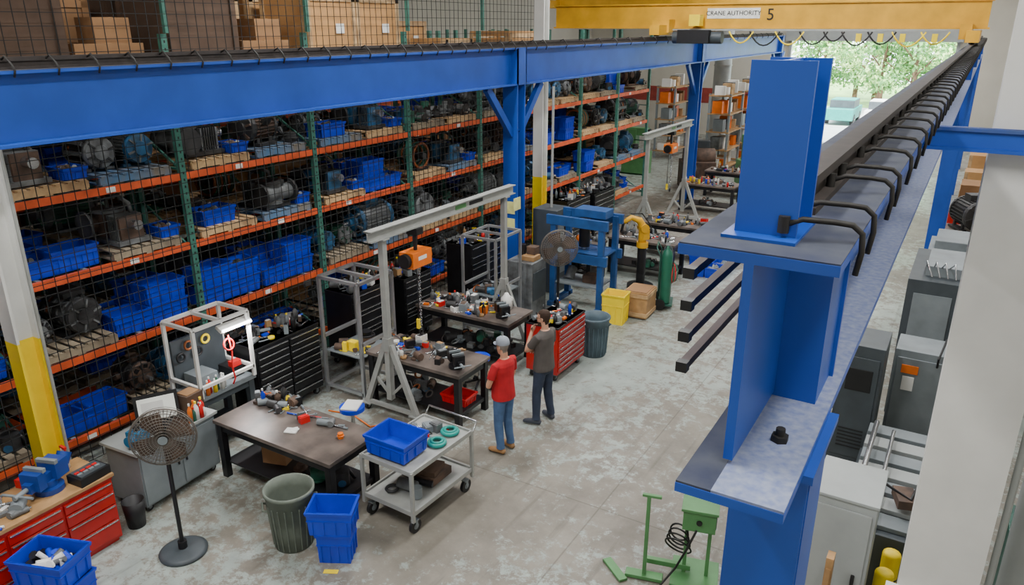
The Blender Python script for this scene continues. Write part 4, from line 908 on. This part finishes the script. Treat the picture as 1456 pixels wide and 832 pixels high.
C2=dict(shirt=mat('charcoal_tshirt',(84,79,76),.9,0,.14,6,bump=.4),pants=mat('dark_jeans',(48,58,78),.85,0,.22,7,bump=.5),skin=SK2,hair=mat('dark_brown_hair',(54,38,28),.9),shoe=mat('dark_sneakers',(60,64,74),.7),sole=mat('white_sole',(190,190,190),.8))
armsR=[((0,.195,1.4),(.05,.27,1.12),(.2,.06,1.16),(.3,-1,.12),(-1,-.2,.1),.35),((0,-.195,1.4),(.05,-.27,1.12),(.235,-.05,1.2),(.0,1,.05),(-1,0,0),.3)]
person('man_in_red_shirt',(-4.95,7.96,0),pi-.15,armsR,.12,C1,.97,headrot=-.1,hat=True,glasses=True,belly=.022)
armsG=[((0,.195,1.4),(.17,.19,1.16),(.185,.05,1.42),(-.22,-.25,.95),(-1,.1,-.3),.75),((0,-.195,1.4),(.04,-.26,1.12),(.2,-.03,1.12),(.05,1,.0),(-1,0,.4),.6)]
person('man_in_grey_shirt',(-4.88,8.98,0),pi-.1,armsG,.03,C2,1.02,headrot=.15,glasses=True,beard=True,legs=[((0,.09,.88),(.04,.12,.48),(.02,.15,.09),.1),((0,-.09,.88),(-.0,-.11,.48),(-.05,-.13,.09),-.12)])
# ------------------------------------------------------------------ lamps
LH=mat('lamp_housing',(235,235,235),.5)
LX={-15.5:60,-7.4:350,-3.4:350,.8:185}
b=B()
for x in LX:
    for y in(1.5,9.5,18,27,36):
        l=bpy.data.lights.new('ceiling_lamp_light','AREA');l.shape='RECTANGLE';l.size=.5;l.size_y=3.2;l.energy=LX[x];l.color=(1,.99,.97)
        o=bpy.data.objects.new('ceiling_lamp',l);o.location=(x,y,8.6);bpy.context.scene.collection.objects.link(o)
        b.box((x,y,8.7),(.6,3.4,.1),LH);b.cyl((x,y-1.2,8.75),(x,y-1.2,8.9),.02,LH,n=6);b.cyl((x,y+1.2,8.75),(x,y+1.2,8.9),.02,LH,n=6)
b.obj('ceiling_lamp_fixtures')
s=bpy.data.lights.new('sun','SUN');s.energy=16;s.angle=.02;s.color=(1,.98,.93);o=bpy.data.objects.new('sun',s);o.rotation_euler=(math.radians(38),math.radians(12),0);bpy.context.scene.collection.objects.link(o)
w=bpy.data.worlds.new('world');bpy.context.scene.world=w;w.use_nodes=True;bg=w.node_tree.nodes['Background'];bg.inputs[0].default_value=(.84,.92,1,1);bg.inputs[1].default_value=12
# ------------------------------------------------------------------ camera
cd=bpy.data.cameras.new('camera');cd.sensor_width=36;cd.lens=1070/1456*36;cd.clip_start=.05;cd.clip_end=300
co=bpy.data.objects.new('camera',cd);co.location=(0,0,5.7);co.rotation_euler=(math.radians(90-19.504),0,math.radians(31.183));bpy.context.scene.collection.objects.link(co);bpy.context.scene.camera=co
